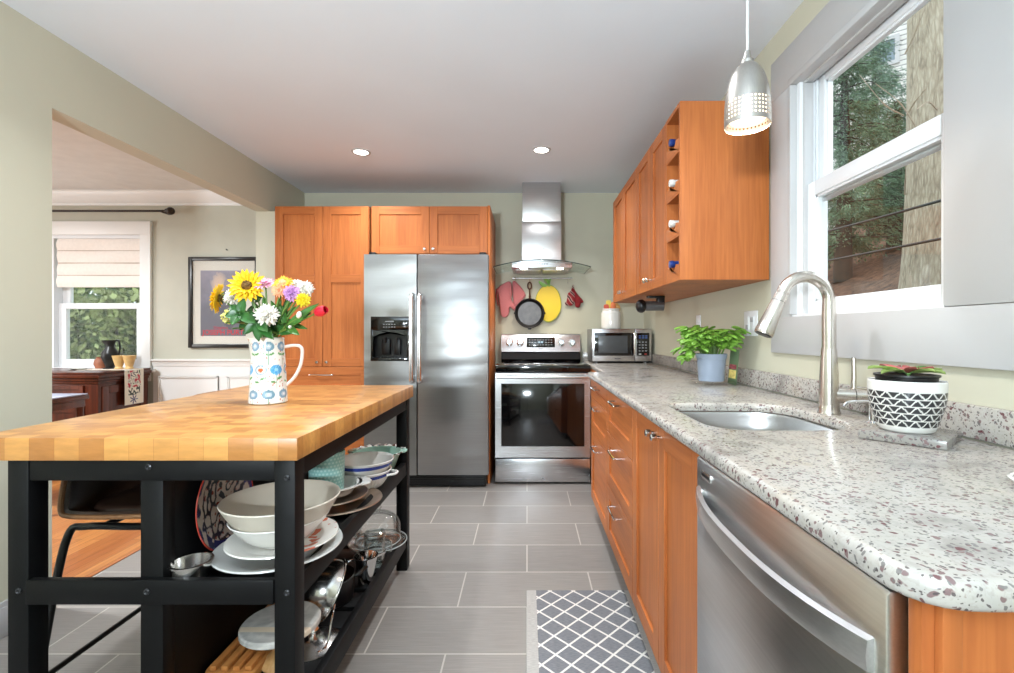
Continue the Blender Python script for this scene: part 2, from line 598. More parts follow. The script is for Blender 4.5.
b = B()
b.box(XL-0.11, XL, YF, OY0, 0, ZC)
b.box(XL-0.11, XL, OY0, OY1, OZ, ZC)
b.box(XL-0.11, XL, OY1, YB, 0, ZC)
b.box(XL, -1.958, OY1, YB, 0, OZ)
struct(b.build('wall_left', 'wall', smooth=False))
b = B(); b.box(XL-0.08, XR+0.11, YB, YB+0.16, 0, ZC)
struct(b.build('wall_back', 'wall', smooth=False))
b = B()
b.box(XR, XR+0.11, YF, YB, 0, WZ0)
b.box(XR, XR+0.11, YF, YB, WZ1, ZC)
b.box(XR, XR+0.11, YF, WY0, WZ0, WZ1)
b.box(XR, XR+0.11, WY1, YB, WZ0, WZ1)
struct(b.build('wall_right', 'wall', smooth=False))
# wall behind the camera
b = B(); b.box(DXL, XR+0.11, YF-0.1, YF, 0, ZC)
struct(b.build('wall_front', 'wall', smooth=False))
# dining walls
b = B()
b.box(DXL, DW[0], YB, YB+0.16, 0, ZC); b.box(DW[1], XL-0.08, YB, YB+0.16, 0, ZC)
b.box(DW[0], DW[1], YB, YB+0.16, 0, DW[2]); b.box(DW[0], DW[1], YB, YB+0.16, DW[3], ZC)
struct(b.build('wall_dining_back', 'dwall', smooth=False))
b = B(); b.box(DXL-0.1, DXL, YF, YB+0.16, 0, ZC)
struct(b.build('wall_dining_side', 'dwall', smooth=False))

# crown moulding of the dining room
prof = [(0, 0), (0, -0.115), (0.012, -0.115), (0.014, -0.095), (0.03, -0.085), (0.06, -0.05), (0.085, -0.025), (0.09, -0.012), (0.1, -0.01), (0.1, 0)]
b = B(); b.prism([(YB-y, ZC+z) for y, z in prof], 0, DXL, XL-0.11)
struct(b.build('trim_1', 'white2'))
# wainscot with chair rail and panel moulding
b = B()
b.box(DXL, DW[0]-0.12, YB-0.012, YB, 0, 0.92); b.box(DW[1]+0.115, XL-0.11, YB-0.012, YB, 0, 0.92)
b.prism([(YB, 0.865), (YB-0.018, 0.865), (YB-0.022, 0.885), (YB-0.03, 0.905), (YB-0.042, 0.915), (YB-0.042, 0.93), (YB, 0.93)], 0, DW[1]+0.115, XL-0.11)
b.prism([(YB, 0.865), (YB-0.018, 0.865), (YB-0.022, 0.885), (YB-0.03, 0.905), (YB-0.042, 0.915), (YB-0.042, 0.93), (YB, 0.93)], 0, DXL, DW[0]-0.12)
for x0, x1 in ((-3.32, -2.78), (-2.70, -2.24)):
    for w, dd in ((0.018, 0.022), (0.007, 0.027)):
        b.box(x0, x1, YB-dd, YB, 0.775-w, 0.775); b.box(x0, x1, YB-dd, YB, 0.2, 0.2+w)
        b.box(x0, x0+w, YB-dd, YB, 0.2, 0.775); b.box(x1-w, x1, YB-dd, YB, 0.2, 0.775)
struct(b.build('trim_2', 'white2', smooth=False))
b = B()
b.box(DXL, XL-0.11, YB-0.028, YB-0.012, 0, 0.13, 0.004)
struct(b.build('baseboard_dining', 'white2'))
b = B()
b.box(XL, XL+0.016, YF, OY0, 0, 0.115, 0.003); b.box(XL, XL+0.011, YF, OY0, 0.11, 0.135, 0.004)
struct(b.build('baseboard_left', 'white'))
b = B()
b.box(XL-0.126, XL-0.11, YF, OY0, 0, 0.135, 0.003)
struct(b.build('baseboard_dining_partition', 'white'))
b = B()
b.box(-2.095, -2.075, OY0, OY1, -0.001, 0.004, 0.001)
struct(b.build('trim_3', 'plank'))

# ------------------------------------------------------------------ kitchen window
b = B()
xo = XR-0.015
b.box(xo, XR, WY1, 2.043, WZ0, 2.14, 0.001)                  # left casing board
b.box(xo, XR, 0.10, 2.043, 2.1405, 2.304, 0.001)                     # head casing
b.box(xo, XR, 0.10, 2.043, 1.080, WZ0-0.0005, 0.001)               # apron
b.box(xo, XR, 0.10, WY0, WZ0+0.001, 2.14, 0.002)                 # wide right board
for d, w, z in ((0.0, 0.020, 2.135), (0.030, 0.0285, 2.128)):      # stepped bead round the opening
    b.box(xo-0.010+d*1.3, XR+0.05, WY1-0.012-d, WY1-0.012-d+w, WZ0+0.009, z-0.0006, 0.003)
    b.box(xo-0.010+d*1.3, XR+0.05, WY0+0.005, WY1-0.012-d+w, z, z+0.026, 0.003)
w1 = struct(b.build('window_1', 'white'))
b = B()
b.box(XR-0.012, XR+0.11, WY0, WY1, WZ0-0.02, WZ0+0.008, 0.002)
b.box(XR+0.052, XR+0.11, WY0, WY0+0.004, WZ0+0.009, WZ1-0.013); b.box(XR+0.0015, XR+0.11, WY1-0.031, WY1-0.0005, WZ0+0.009, WZ1-0.013)
b.box(XR+0.0015, XR+0.11, WY0+0.0005, WY1-0.0005, WZ1-0.012, WZ1-0.0005)
for x in (1.119,):
    b.box(x-0.004, x+0.004, WY1-0.042, WY1-0.03, WZ0, WZ1); b.box(x-0.004, x+0.004, WY0, WY1, WZ1-0.022, WZ1-0.012)
b.build('window_frame', 'vinyl', w1)
def sash(parent, name, x, t, y0, y1, z0, z1, st, rb, rt, m='vinyl'):
    b = B()
    b.box(x, x+t, y0, y0+st, z0, z1, 0.003); b.box(x, x+t, y1-st, y1, z0, z1, 0.003)
    b.box(x, x+t, y0+st, y1-st, z0, z0+rb, 0.003); b.box(x, x+t, y0+st, y1-st, z1-rt, z1, 0.003)
    for a0, a1, c0, c1 in ((y0+st, y0+st+.008, z0+rb, z1-rt), (y1-st-.008, y1-st, z0+rb, z1-rt), (y0+st, y1-st, z0+rb, z0+rb+.008), (y0+st, y1-st, z1-rt-.008, z1-rt)):
        b.box(x+0.008, x+t-0.008, a0, a1, c0, c1)
    o = b.build(name, m, parent)
    g = B(); g.box(x+t/2-0.002, x+t/2+0.002, y0+st, y1-st, z0+rb, z1-rt)
    g.build('pane', 'glass', o, smooth=False)
    return o
sash(w1, 'upper_sash', 1.124, 0.034, WY0+0.005, WY1-0.032, 1.672, WZ1-0.013, 0.045, 0.05, 0.036)
sash(w1, 'lower_sash', 1.082, 0.034, WY0+0.005, WY1-0.032, WZ0+0.008, 1.735, 0.05, 0.048, 0.055)

# ------------------------------------------------------------------ dining window with roman shade
x0, x1, z0, z1 = DW
b = B()
b.box(x0-0.1, x0, YB-0.022, YB, z0, z1-0.0005, 0.002); b.box(x1, x1+0.09, YB-0.022, YB, z0, z1-0.0005, 0.002)
b.box(x0-0.1, x1+0.09, YB-0.022, YB, z1, z1+0.12, 0.002); b.box(x0-0.14, x1+0.14, YB-0.05, YB, z0-0.03, z0, 0.004)
b.box(x0-0.1, x1+0.09, YB-0.02, YB, z0-0.11, z0-0.0305, 0.003)
b.box(x0-0.115, x0-0.1005, YB-0.032, YB, z0, z1+0.12, 0.004); b.box(x1+0.0905, x1+0.103, YB-0.032, YB, z0, z1+0.12, 0.004)
w2 = struct(b.build('window_2', 'white2'))
b = B()
b.box(x0+0.0005, x0+0.05, YB+0.001, YB+0.155, z0+0.0155, z1-0.0305); b.box(x1-0.012, x1-0.0005, YB+0.001, YB+0.155, z0+0.0155, z1-0.0305); b.box(x0+0.0005, x1-0.0005, YB+0.001, YB+0.155, z1-0.03, z1-0.0005); b.box(x0+0.0005, x1-0.0005, YB+0.001, YB+0.155, z0+0.0005, z0+0.015)
b.build('window_frame', 'vinyl', w2)
def sashx(parent, name, y, t, a0, a1, z0, z1, st, rb, rt):
    b = B()
    b.box(a0, a0+st, y, y+t, z0, z1, 0.003); b.box(a1-st, a1, y, y+t, z0, z1, 0.003)
    b.box(a0+st, a1-st, y, y+t, z0, z0+rb, 0.003); b.box(a0+st, a1-st, y, y+t, z1-rt, z1, 0.003)
    o = b.build(name, 'vinyl', parent)
    g = B(); g.box(a0+st, a1-st, y+t/2-0.002, y+t/2+0.002, z0+rb, z1-rt)
    g.build('pane', 'glass', o, smooth=False)
sashx(w2, 'upper_sash', YB+0.085, 0.035, x0+0.05, x1-0.012, 1.40, z1-0.03, 0.07, 0.04, 0.05)
sashx(w2, 'lower_sash', YB+0.045, 0.035, x0+0.05, x1-0.012, z0+0.015, 1.435, 0.07, 0.07, 0.05)

# recessed ceiling lights (two in view, two just out of it, nearest two added for light)
M['lens'] = emit('lamp_lens', (1.0, 0.95, 0.86), 14.0)
for i, (x, y, lab) in enumerate(((-1.16, 3.35, 'round white recessed ceiling light above the fridge side'),
                                 (0.10, 3.31, 'round white recessed ceiling light in front of the range hood'),
                                 (-1.18, 1.72, 'round white recessed ceiling light above the butcher block island'),
                                 (0.06, 1.72, 'round white recessed ceiling light above the diamond rug'),
                                 (-1.18, 0.1, 'added unseen recessed ceiling light by the near left wall'),
                                 (0.06, 0.1, 'added unseen recessed ceiling light over the near counter end'))):
    t = thing('recessed_light', lab, 'ceiling light', (x, y, ZC), group='recessed lights in the kitchen ceiling')
    b = B(); b.lathe([(0.046, -0.001), (0.050, -0.006), (0.062, -0.006), (0.066, 0.0), (0.046, 0.0)], 40, closed=True)
    b.build('trim_ring', 'white', t)
    b = B(); b.lathe([(0, -0.003), (0.0465, -0.003), (0.0465, 0.0), (0, 0.0)], 40)
    b.build('lens', 'lens', t)
    area('lamp', (0, 0, -0.012), (0, 0, 0), 0.085, 0, P_DOWN*(1.0, 1.0, 0.9, 1.2, 0.4, 0.2)[i], (0.91, 0.955, 1.0), t, 130, 'DISK')

# added floor lamp, unseen behind the camera, brightens ceiling and upper cabinets
t = thing('added_uplight', 'added unseen fill lamp with tilted white bowl behind the camera', 'floor lamp', (-0.7, -1.3, 0), 0)
b = B(); b.lathe([(0, 0), (0.15, 0), (0.15, 0.012), (0.03, 0.026), (0.014, 0.05), (0, 0.05)], 36); b.build('base', 'black', t)
b = B(); b.cyl((0, 0, 0.04), (0, 0, 1.27), 0.012, 0.012, 14); b.build('pole', 'black', t)
b = B(); b.lathe([(0, 0), (0.03, 0), (0.12, 0.025), (0.19, 0.075), (0.186, 0.075), (0.115, 0.033), (0, 0.009)], 40); b.build('lamp_shade', 'white', t, loc=(0, 0, 1.28), rot=(radians(-34), 0, 0))
area('lamp', (0, 0.04, 1.355), (pi-radians(34), 0, 0), 0.3, 0, P_UP, (0.81, 0.92, 1.0), t, 175, 'DISK')

# wall plates on the right wall
t = thing('switch_plate', 'white double switch plate on wall left of the window casing', 'light switch', (XR, 2.25, 1.207), radians(-90))
b = B(); b.box(-0.066, 0.066, -0.007, 0, -0.059, 0.059, 0.004); b.build('plate', 'vinyl', t)
for sx in (-0.024, 0.024):
    b = B(); b.box(sx-0.017, sx+0.017, -0.010, -0.006, -0.034, 0.034, 0.002); r = b.build('rocker', 'vinyl', t)
    b = B(); b.box(sx-0.012, sx+0.012, -0.0125, -0.0095, -0.028 if sx < 0 else 0.006, -0.006 if sx < 0 else 0.028, 0.001); b.build('switch_slot', mat('slot_grey', C(168, 170, 174)) if sx < 0 else bpy.data.materials['slot_grey'], r)
t = thing('outlet', 'small white outlet on the wall behind the basil leaves', 'outlet', (XR, 2.94, 1.215), radians(-90))
b = B(); b.box(-0.036, 0.036, -0.006, 0, -0.057, 0.057, 0.003); b.build('plate', 'vinyl', t)
for z in (-0.02, 0.02):
    b = B(); b.box(-0.016, 0.016, -0.0085, -0.005, z-0.014, z+0.014, 0.004)
    s_ = b.build('socket', 'vinyl', t)
# ================================================================== CABINETS
def door_bm(x0, x1, z0, z1, t=0.019, st=0.062, rec=0.009, mid=None, y=0.0, mi=0, mh=1):
    """shaker front: stiles upright grain (mi), rails level grain (mh), recessed panel"""
    b = B()
    b.box(x0, x0+st, y-t, y, z0, z1, 0.0014, mi, seg=1); b.box(x1-st, x1, y-t, y, z0, z1, 0.0014, mi, seg=1)
    zs = [(z0, z0+st), (z1-st, z1)] + ([(mid-st/2, mid+st/2)] if mid else [])
    for a, c in zs:
        b.box(x0+st, x1-st, y-t+0.0004, y, a, c, 0.0010, mh, seg=1)
    b.box(x0+st-0.002, x1-st+0.002, y-t+rec, y-0.001, z0+st-0.002, z1-st+0.002, 0, mi)
    return b
CW = ['cab', 'cabh']

def bar_handle(parent, x, z, w, y=-0.019, out=0.032):
    b = B()
    b.tube(smoothpath([(x-w/2, y, z), (x-w/2, y-out*0.8, z), (x-w/2+0.012, y-out, z), (x+w/2-0.012, y-out, z), (x+w/2, y-out*0.8, z), (x+w/2, y, z)], 4), 0.0052, 8)
    return b.build('handle', 'chrome', parent)

def bar_knob(parent, x, z, y=-0.019, horiz=True, out=0.03):
    b = B()
    b.cyl((x, y, z), (x, y-out*0.6, z), 0.0055, 0.005, 12)
    b.lathe([(0, -0.0), (0.010, 0.0), (0.0115, 0.003), (0.0115, 0.014), (0.009, 0.017), (0, 0.018)], 18, mx=Matrix.Translation((x, y-out*0.55, z)) @ Matrix.Rotation(pi/2, 4, 'X'))
    return b.build('knob', 'chrome', parent)

R90 = radians(-90)
# ---- right-hand base run: local x runs toward the camera, front faces -X
def base_carcass(t, w, d, z0=0.115, z1=0.884, toe=True):
    b = B()
    b.box(0, w, 0, d, z0, z1, 0, 0)
    o = b.build('carcass', 'cab', t, smooth=False)
    if toe:
        b = B(); b.box(0, w, 0.058, 0.075, 0, z0); b.build('toe_kick', 'black', t, smooth=False)
FX = 0.43          # carcass front plane; door faces stand 19 mm proud
t = thing('drawer_base', 'cherry wood drawer unit standing nearest the range', 'cabinet', (FX, 3.068, 0), R90, group='base cabinets along the right wall')
base_carcass(t, 0.606, 0.56)
for z0, z1, hz in ((0.757, 0.872, 0.840), (0.548, 0.754, 0.722), (0.118, 0.545, 0.490)):
    dr = door_bm(0.002, 0.604, z0, z1, st=0.05 if z1-z0 < .13 else 0.06, mi=1).build('drawer', CW, t)
    bar_handle(dr, 0.303, hz, 0.15)
t = thing('drawer_base', 'cherry wood unit of three drawers left of the sink doors', 'cabinet', (FX, 2.459, 0), R90, group='base cabinets along the right wall')
base_carcass(t, 0.594, 0.56)
for z0, z1, hz in ((0.663, 0.872, 0.842), (0.398, 0.660, 0.612), (0.118, 0.395, 0.350)):
    dr = door_bm(0.002, 0.592, z0, z1, mi=1).build('drawer', CW, t)
    bar_handle(dr, 0.297, hz, 0.15)
t = thing('sink_cabinet', 'cherry wood two door cabinet under the sink', 'cabinet', (FX, 1.864, 0), R90, group='base cabinets along the right wall')
b = B(); b.box(0, 0.018, 0, 0.56, 0.115, 0.884); b.box(0.712, 0.73, 0, 0.56, 0.115, 0.884); b.box(0.018, 0.712, 0, 0.56, 0.115, 0.133); b.box(0.018, 0.712, 0, 0.02, 0.80, 0.884)
b.build('carcass', 'cab', t, smooth=False)
b = B(); b.box(0, 0.73, 0.058, 0.075, 0, 0.115); b.build('toe_kick', 'black', t, smooth=False)
d1 = door_bm(0.002, 0.3635, 0.118, 0.872, mi=0).build('door', CW, t); bar_knob(d1, 0.332, 0.842)
d2 = door_bm(0.3665, 0.728, 0.118, 0.872, mi=0).build('door', CW, t); bar_knob(d2, 0.398, 0.842)
# corner cabinet beside the range
t = thing('corner_base', 'plain cherry wood corner cabinet beside the range under the microwave', 'cabinet', (0.50, 3.075, 0), 0, group='base cabinets along the right wall')
b = B(); b.box(0, 0.53, 0, 1.24, 0.115, 0.884); b.build('carcass', 'cab', t, smooth=False)
b = B(); b.box(0.05, 0.065, 0, 1.24, 0, 0.115); b.build('toe_kick', 'black', t, smooth=False)
# end panel closing the run next to the dishwasher
t = thing('end_panel', 'cherry wood end panel closing the counter beside the dishwasher', 'panel', (0, 0, 0))
b = B()
b.box(0.412, 0.99, 0.500, 0.518, 0, 0.884, 0.001, 0)
b.build('panel', 'cab', t)
b = B(); b.box(0.424, 0.445, 0.488, 0.4995, 0, 0.884, 0.002); b.box(0.445, 0.99, 0.491, 0.4995, 0, 0.884, 0.001)
b.build('face_board', 'cab', t)

# ---- dishwasher
t = thing('dishwasher', 'stainless dishwasher with curved bar handle under the granite', 'dishwasher', (0.425, 1.130, 0), R90)
b = B(); b.box(0.004, 0.6, 0.0, 0.56, 0.1, 0.872); b.build('body', 'black', t, smooth=False)
b = B(); b.box(0.004, 0.598, 0.05, 0.06, 0.0, 0.1); b.build('toe_kick', 'black', t, smooth=False)
b = B()
b.prism([(0.0, 0.112), (-0.022, 0.112), (-0.025, 0.118), (-0.025, 0.868), (-0.021, 0.873), (0, 0.873)], 0, 0.002, 0.598, 0.003)
dd = b.build('door', 'dsteel', t)
b = B()
for k in range(25):
    pass
hp = []
W0, W1, H = 0.022, 0.578, 0.788
def arc(u):
    return -0.028-0.038*(1-abs(2*u-1)**2.6)
def hfn(i, j):
    return None
tb = bmesh.new()
ring = []
NS = 28
for i in range(NS+1):
    u = i/NS
    x = W0+(W1-W0)*u
    y = arc(u)
    hh = 0.021
    zc = H - 0.004*(1-abs(2*u-1)**2)
    ring.append([tb.verts.new((x, y+dy, zc+dz)) for dy, dz in ((0.004, -hh), (-0.005, -hh+0.003), (-0.007, 0), (-0.005, hh-0.003), (0.004, hh), (0.007, 0))])
for a, c in zip(ring[:-1], ring[1:]):
    for k in range(6):
        tb.faces.new((a[k], a[(k+1) % 6], c[(k+1) % 6], c[k]))
tb.faces.new(ring[0]); tb.faces.new(ring[-1][::-1])
b.add(tb)
b.box(W0+0.002, W0+0.016, -0.030, -0.02, H-0.016, H+0.016, 0.002); b.box(W1-0.016, W1-0.002, -0.030, -0.02, H-0.016, H+0.016, 0.002)
b.build('handle', steel('handle_steel', (0.74, 0.74, 0.74), 0.3, 0), dd)
b = B(); b.box(0.035, 0.088, -0.0275, -0.024, 0.832, 0.850, 0.001); bd = b.build('badge', 'steel', dd)
b = B()
for k, ww in enumerate((0.004, 0.006, 0.005, 0.004, 0.006, 0.005)):
    b.box(0.041+k*0.007, 0.041+k*0.007+0.0045, -0.0283, -0.027, 0.8385, 0.8445)
b.build('badge_lettering', 'black', bd, smooth=False)

# ---- granite worktop with sink cut-out
ct = thing('worktop', 'long speckled granite worktop on the right with sink cutout', 'countertop', (0, 0, 0))
def round_corners(poly, rad):
    out = []
    n = len(poly)
    for i in range(n):
        p, r = Vector(poly[i]), rad[i]
        if r <= 0:
            out.append(p); continue
        a = (Vector(poly[i-1])-p).normalized(); c = (Vector(poly[(i+1) % n])-p).normalized()
        for k in range(7):
            t_ = k/6
            q0, q1 = p+a*r, p+c*r
            out.append((1-t_)**2*q0+2*t_*(1-t_)*p+t_*t_*q1)
    return out
outer = round_corners([(0.385, 0.468), (1.034, 0.468), (1.034, 4.328), (0.497, 4.328), (0.497, 3.072), (0.385, 3.055)], [0.07, 0, 0, 0, 0, 0.02])
sinkr = round_corners([(0.487, 1.222), (0.885, 1.222), (0.885, 1.69), (0.487, 1.69)], [0.11, 0.16, 0.16, 0.09])
def offs(poly, d):
    out = []
    n = len(poly)
    for i in range(n):
        p0, p1, p2 = poly[i-1], poly[i], poly[(i+1) % n]
        e1, e2 = (p1-p0).normalized(), (p2-p1).normalized()
        n1, n2 = Vector((-e1.y, e1.x)), Vector((-e2.y, e2.x))
        m_ = (n1+n2)
        m_ = m_/max(0.3, m_.length_squared/2)
        out.append(p1+m_*d)
    return out
tb = bmesh.new()
ZT, TH, RB = 0.915, 0.031, 0.013
def rim(poly, sgn):
    rings = []
    for k in range(5):
        a = radians(90*k/4)
        q = offs(poly, sgn*RB*(1-sin(a)))
        rings.append([tb.verts.new((p.x, p.y, ZT-RB+RB*cos(a))) for p in q])
    for k in range(5):
        a = radians(90*k/4)
        rr = RB*0.6
        q = offs(poly, sgn*rr*(1-cos(a)))
        rings.append([tb.verts.new((p.x, p.y, ZT-TH+rr-rr*sin(a))) for p in q])
    for r0, r1 in zip(rings[:-1], rings[1:]):
        for i in range(len(r0)):
            j = (i+1) % len(r0)
            tb.faces.new((r0[i], r0[j], r1[j], r1[i]))
    return rings[0], rings[-1]
oT, oB = rim(outer, 1)
iT, iB = rim(sinkr, -1)
def edges(loop):
    es = []
    for i in range(len(loop)):
        e = tb.edges.get((loop[i], loop[(i+1) % len(loop)])) or tb.edges.new((loop[i], loop[(i+1) % len(loop)]))
        es.append(e)
    return es
for lo, li in ((oT, iT), (oB, iB)):
    bmesh.ops.triangle_fill(tb, edges=edges(lo)+edges(li), use_beauty=True)
b = B(); b.add(tb)
b.build('slab', 'granite', ct, angle=30)
bs = thing('backsplash', 'low granite upstand along the wall behind the worktop', 'backsplash', (0, 0, 0))
b = B(); b.box(1.0345, 1.0545, 0.47, 4.329, 0.9155, 0.993, 0.003); b.build('side_strip', 'granite', bs)
b = B(); b.box(0.50, 1.0335, 4.309, 4.329, 0.9155, 0.993, 0.003); b.build('rear_strip', 'granite', bs)

# ---- sink
sk = thing('sink', 'undermount stainless steel sink set into the granite worktop', 'sink', (0, 0, 0))
tb = bmesh.new()
rings = []
for d, z in ((0.004, 0.8835), (-0.006, 0.8835), (-0.008, 0.87), (-0.012, 0.72), (-0.03, 0.695), (-0.06, 0.69)):
    rings.append([tb.verts.new((p.x, p.y, z)) for p in offs(sinkr, -d)])
for r0, r1 in zip(rings[:-1], rings[1:]):
    for i in range(len(r0)):
        j = (i+1) % len(r0)
        tb.faces.new((r0[i], r0[j], r1[j], r1[i]))
tb.faces.new(rings[-1])
bmesh.ops.recalc_face_normals(tb, faces=tb.faces[:])
b = B(); b.add(tb, recalc=False); b.build('basin', 'steelv', sk)
b = B(); b.lathe([(0, 0.002), (0.03, 0.002), (0.042, 0.004), (0.045, 0.001), (0, 0.0005)], 28, c=(0.70, 1.46, 0.6905)); b.build('drain', 'chrome', sk)

# ---- faucet
fc = thing('faucet', 'tall brushed nickel pull-down faucet behind the sink', 'faucet', (0.925, 1.467, 0.915))
b = B()
b.lathe([(0, 0.0), (0.031, 0.0), (0.031, 0.004), (0.0285, 0.008), (0.0275, 0.03), (0.0255, 0.12), (0.0215, 0.19), (0.0205, 0.2), (0, 0.2)], 32)
b.build('body', 'nickel', fc)
b = B()
arcp = [(0, 0, 0.19), (0, 0, 0.30)] + [(-0.073+0.073*cos(a), 0, 0.346+0.073*sin(a)) for a in [radians(x) for x in range(0, 167, 10)]]
b.tube(arcp, [0.0195]*2+[0.0178]*(len(arcp)-2), 20)
e = Vector(arcp[-1]); dr = (e-Vector(arcp[-2])).normalized()
b.build('spout', 'nickel', fc)
b = B()
b.tube([e, e+dr*0.004, e+dr*0.006, e+dr*0.02, e+dr*0.06, e+dr*0.135, e+dr*0.142], [0.0165, 0.0165, 0.0185, 0.019, 0.022, 0.0285, 0.027], 22)
sh = b.build('spray_head', 'nickel', fc)
b = B(); b.cyl(e+dr*0.1415, e+dr*0.144, 0.024, 0.022, 22); b.build('nozzle', 'black', sh)
b = B(); b.cyl(e+dr*0.0295, e+dr*0.031, 0.0200, 0.0202, 22); b.build('seam_ring', 'black', sh)
b = B(); b.cyl((0.015, -0.005, 0.057), (0.062, -0.02, 0.057), 0.0235, 0.0235, 24); b.cyl((0.064, -0.0205, 0.057), (0.108, -0.034, 0.057), 0.0240, 0.0235, 24)
hd = b.build('handle_hub', 'nickel', fc)
b = B(); b.tube([(0.062, -0.020, 0.075), (0.063, -0.020, 0.12), (0.062, -0.020, 0.172)], [0.0075, 0.0068, 0.006], 12); b.build('lever', 'nickel', hd)
# soap pump
sp = thing('soap_dispenser', 'small chrome soap pump between faucet and patterned pot', 'soap dispenser', (0.945, 1.305, 0.915))
b = B(); b.lathe([(0, 0), (0.021, 0), (0.021, 0.003), (0.012, 0.008), (0.011, 0.05), (0.013, 0.052), (0.013, 0.06), (0.006, 0.064), (0, 0.064)], 22); b.build('pump_body', 'chrome', sp)
b = B(); b.tube(smoothpath([(0.004, 0, 0.058), (-0.03, 0, 0.060), (-0.07, 0.0, 0.057), (-0.082, 0.0, 0.047)], 5), 0.0045, 10); b.build('spout', 'chrome', sp)

# ================================================================== WALL CABINETS ON THE RIGHT
UZ0, UZ1 = 1.393, 2.166
def upper(y1, y0, split, lab):
    w = y1-y0
    t = thing('wall_cabinet', lab, 'cabinet', (0.681, y1, 0), R90, group='wall cabinets on the right wall')
    b = B(); b.box(0.0005, w-0.0005, 0, 0.366, UZ0, UZ1); b.build('carcass', 'cab', t, smooth=False)
    s_ = y1-split
    a = door_bm(0.002, s_-0.0015, UZ0+0.001, UZ1-0.001, mi=0, st=0.055).build('door', CW, t)
    c = door_bm(s_+0.0015, w-0.002, UZ0+0.001, UZ1-0.001, mi=0, st=0.055).build('door', CW, t)
    bar_knob(a, s_-0.03, UZ0+0.052); bar_knob(c, s_+0.03, UZ0+0.052)
upper(3.68, 2.893, 3.30, 'cherry wood wall cabinet at the far end near the range hood')
upper(2.890, 2.290, 2.575, 'cherry wood wall cabinet beside the wine rack')
t = thing('wine_rack', 'open cherry wood wine rack with broad end panel facing the window', 'wine rack', (0.662, 2.288, 0), R90, group='wall cabinets on the right wall')
b = B(); b.box(0.199, 0.218, 0, 0.385, UZ0, UZ1, 0.001); b.build('end_panel', 'cab', t)
b = B(); b.box(0.0, 0.018, 0.0, 0.385, UZ0, UZ1); b.box(0.018, 0.199, 0.37, 0.385, UZ0, UZ1); b.build('back_panel', 'cab', t, smooth=False)
b = B(); b.box(0.018, 0.199, 0, 0.37, UZ1-0.018, UZ1); b.build('top_board', 'cab', t, smooth=False)
b = B(); b.box(0.018, 0.199, 0, 0.37, UZ0, UZ0+0.018); b.build('base_board', 'cab', t, smooth=False)
bays = [UZ0+0.018+i*(UZ1-UZ0-0.036)/4 for i in range(4)]
for i, z in enumerate(bays):
    b = B()
    b.box(0.0185, 0.1985, 0.001, 0.37, z-0.008 if i else z+0.0005, z+0.008)
    pr = [(0.018, z), (0.199, z), (0.199, z+0.05)] + [(0.1085+0.045*cos(a), z+0.058-0.028*sin(a)) for a in [radians(q) for q in range(0, 181, 20)]] + [(0.018, z+0.05)]
    b.prism(pr, 1, 0.0, 0.016)
    pr2 = [(x, min(zz, z+0.05)) for x, zz in pr]
    b.prism(pr2, 1, 0.30, 0.312)
    b.build('rack_shelf', 'cabh', t, smooth=False)
M['bluecap'] = mat('blue_foil', C(42, 66, 138), 0.3, 0.3)
M['whitecap'] = mat('white_foil', C(222, 220, 214), 0.35)
M['bottle'] = mat('dark_bottle_glass', C(30, 42, 30), 0.08, coat=0.5)
for z, c, lab in ((bays[3], 'bluecap', 'wine bottle with blue cap lying in topmost bay of the rack'), (bays[2], 'whitecap', 'wine bottle with white cap in second bay from rack top'),
                  (bays[1], 'whitecap', 'wine bottle with white cap in third bay from rack top'), (bays[0], 'bluecap', 'wine bottle with blue cap lying in lowest bay of the rack')):
    t = thing('wine_bottle', lab, 'bottle', (0.662, 2.178, z+0.0635), R90, group='wine bottles in the rack')
    mx = Matrix.Rotation(-pi/2, 4, 'X')
    b = B(); b.lathe([(0, 0.05), (0.0145, 0.05), (0.0145, 0.065), (0.017, 0.09), (0.034, 0.125), (0.036, 0.14), (0.036, 0.31), (0.033, 0.316), (0, 0.31)], 24, mx=mx); b.build('glass_body', 'bottle', t)
    b = B(); b.lathe([(0, -0.014), (0.0155, -0.014), (0.0165, -0.010), (0.0165, 0.004), (0.0150, 0.007), (0.0155, 0.05), (0, 0.05)], 24, mx=mx); b.build('cap', c, t)
# black fixture hanging under the far wall cabinet
t = thing('under_cabinet_fixture', 'black round-ended fixture hanging under the far wall cabinets', 'fixture', (0.775, 2.97, UZ0), 0)
b = B(); b.box(-0.03, 0.075, -0.025, 0.025, -0.014, -0.0005, 0.004); b.box(0.03, 0.075, -0.02, 0.02, -0.06, -0.012, 0.004); b.build('bracket', 'black', t)
b = B(); b.tube([(-0.05, 0, -0.062), (0.070, 0, -0.062)], 0.030, 24); b.build('barrel', mat('grey_metal_barrel', C(120, 120, 122), 0.3, 0.7), t)
b = B(); b.ball((-0.068, -0.004, -0.064), (0.034, 0.042, 0.042), 24); b.build('end_cap', 'black', t)

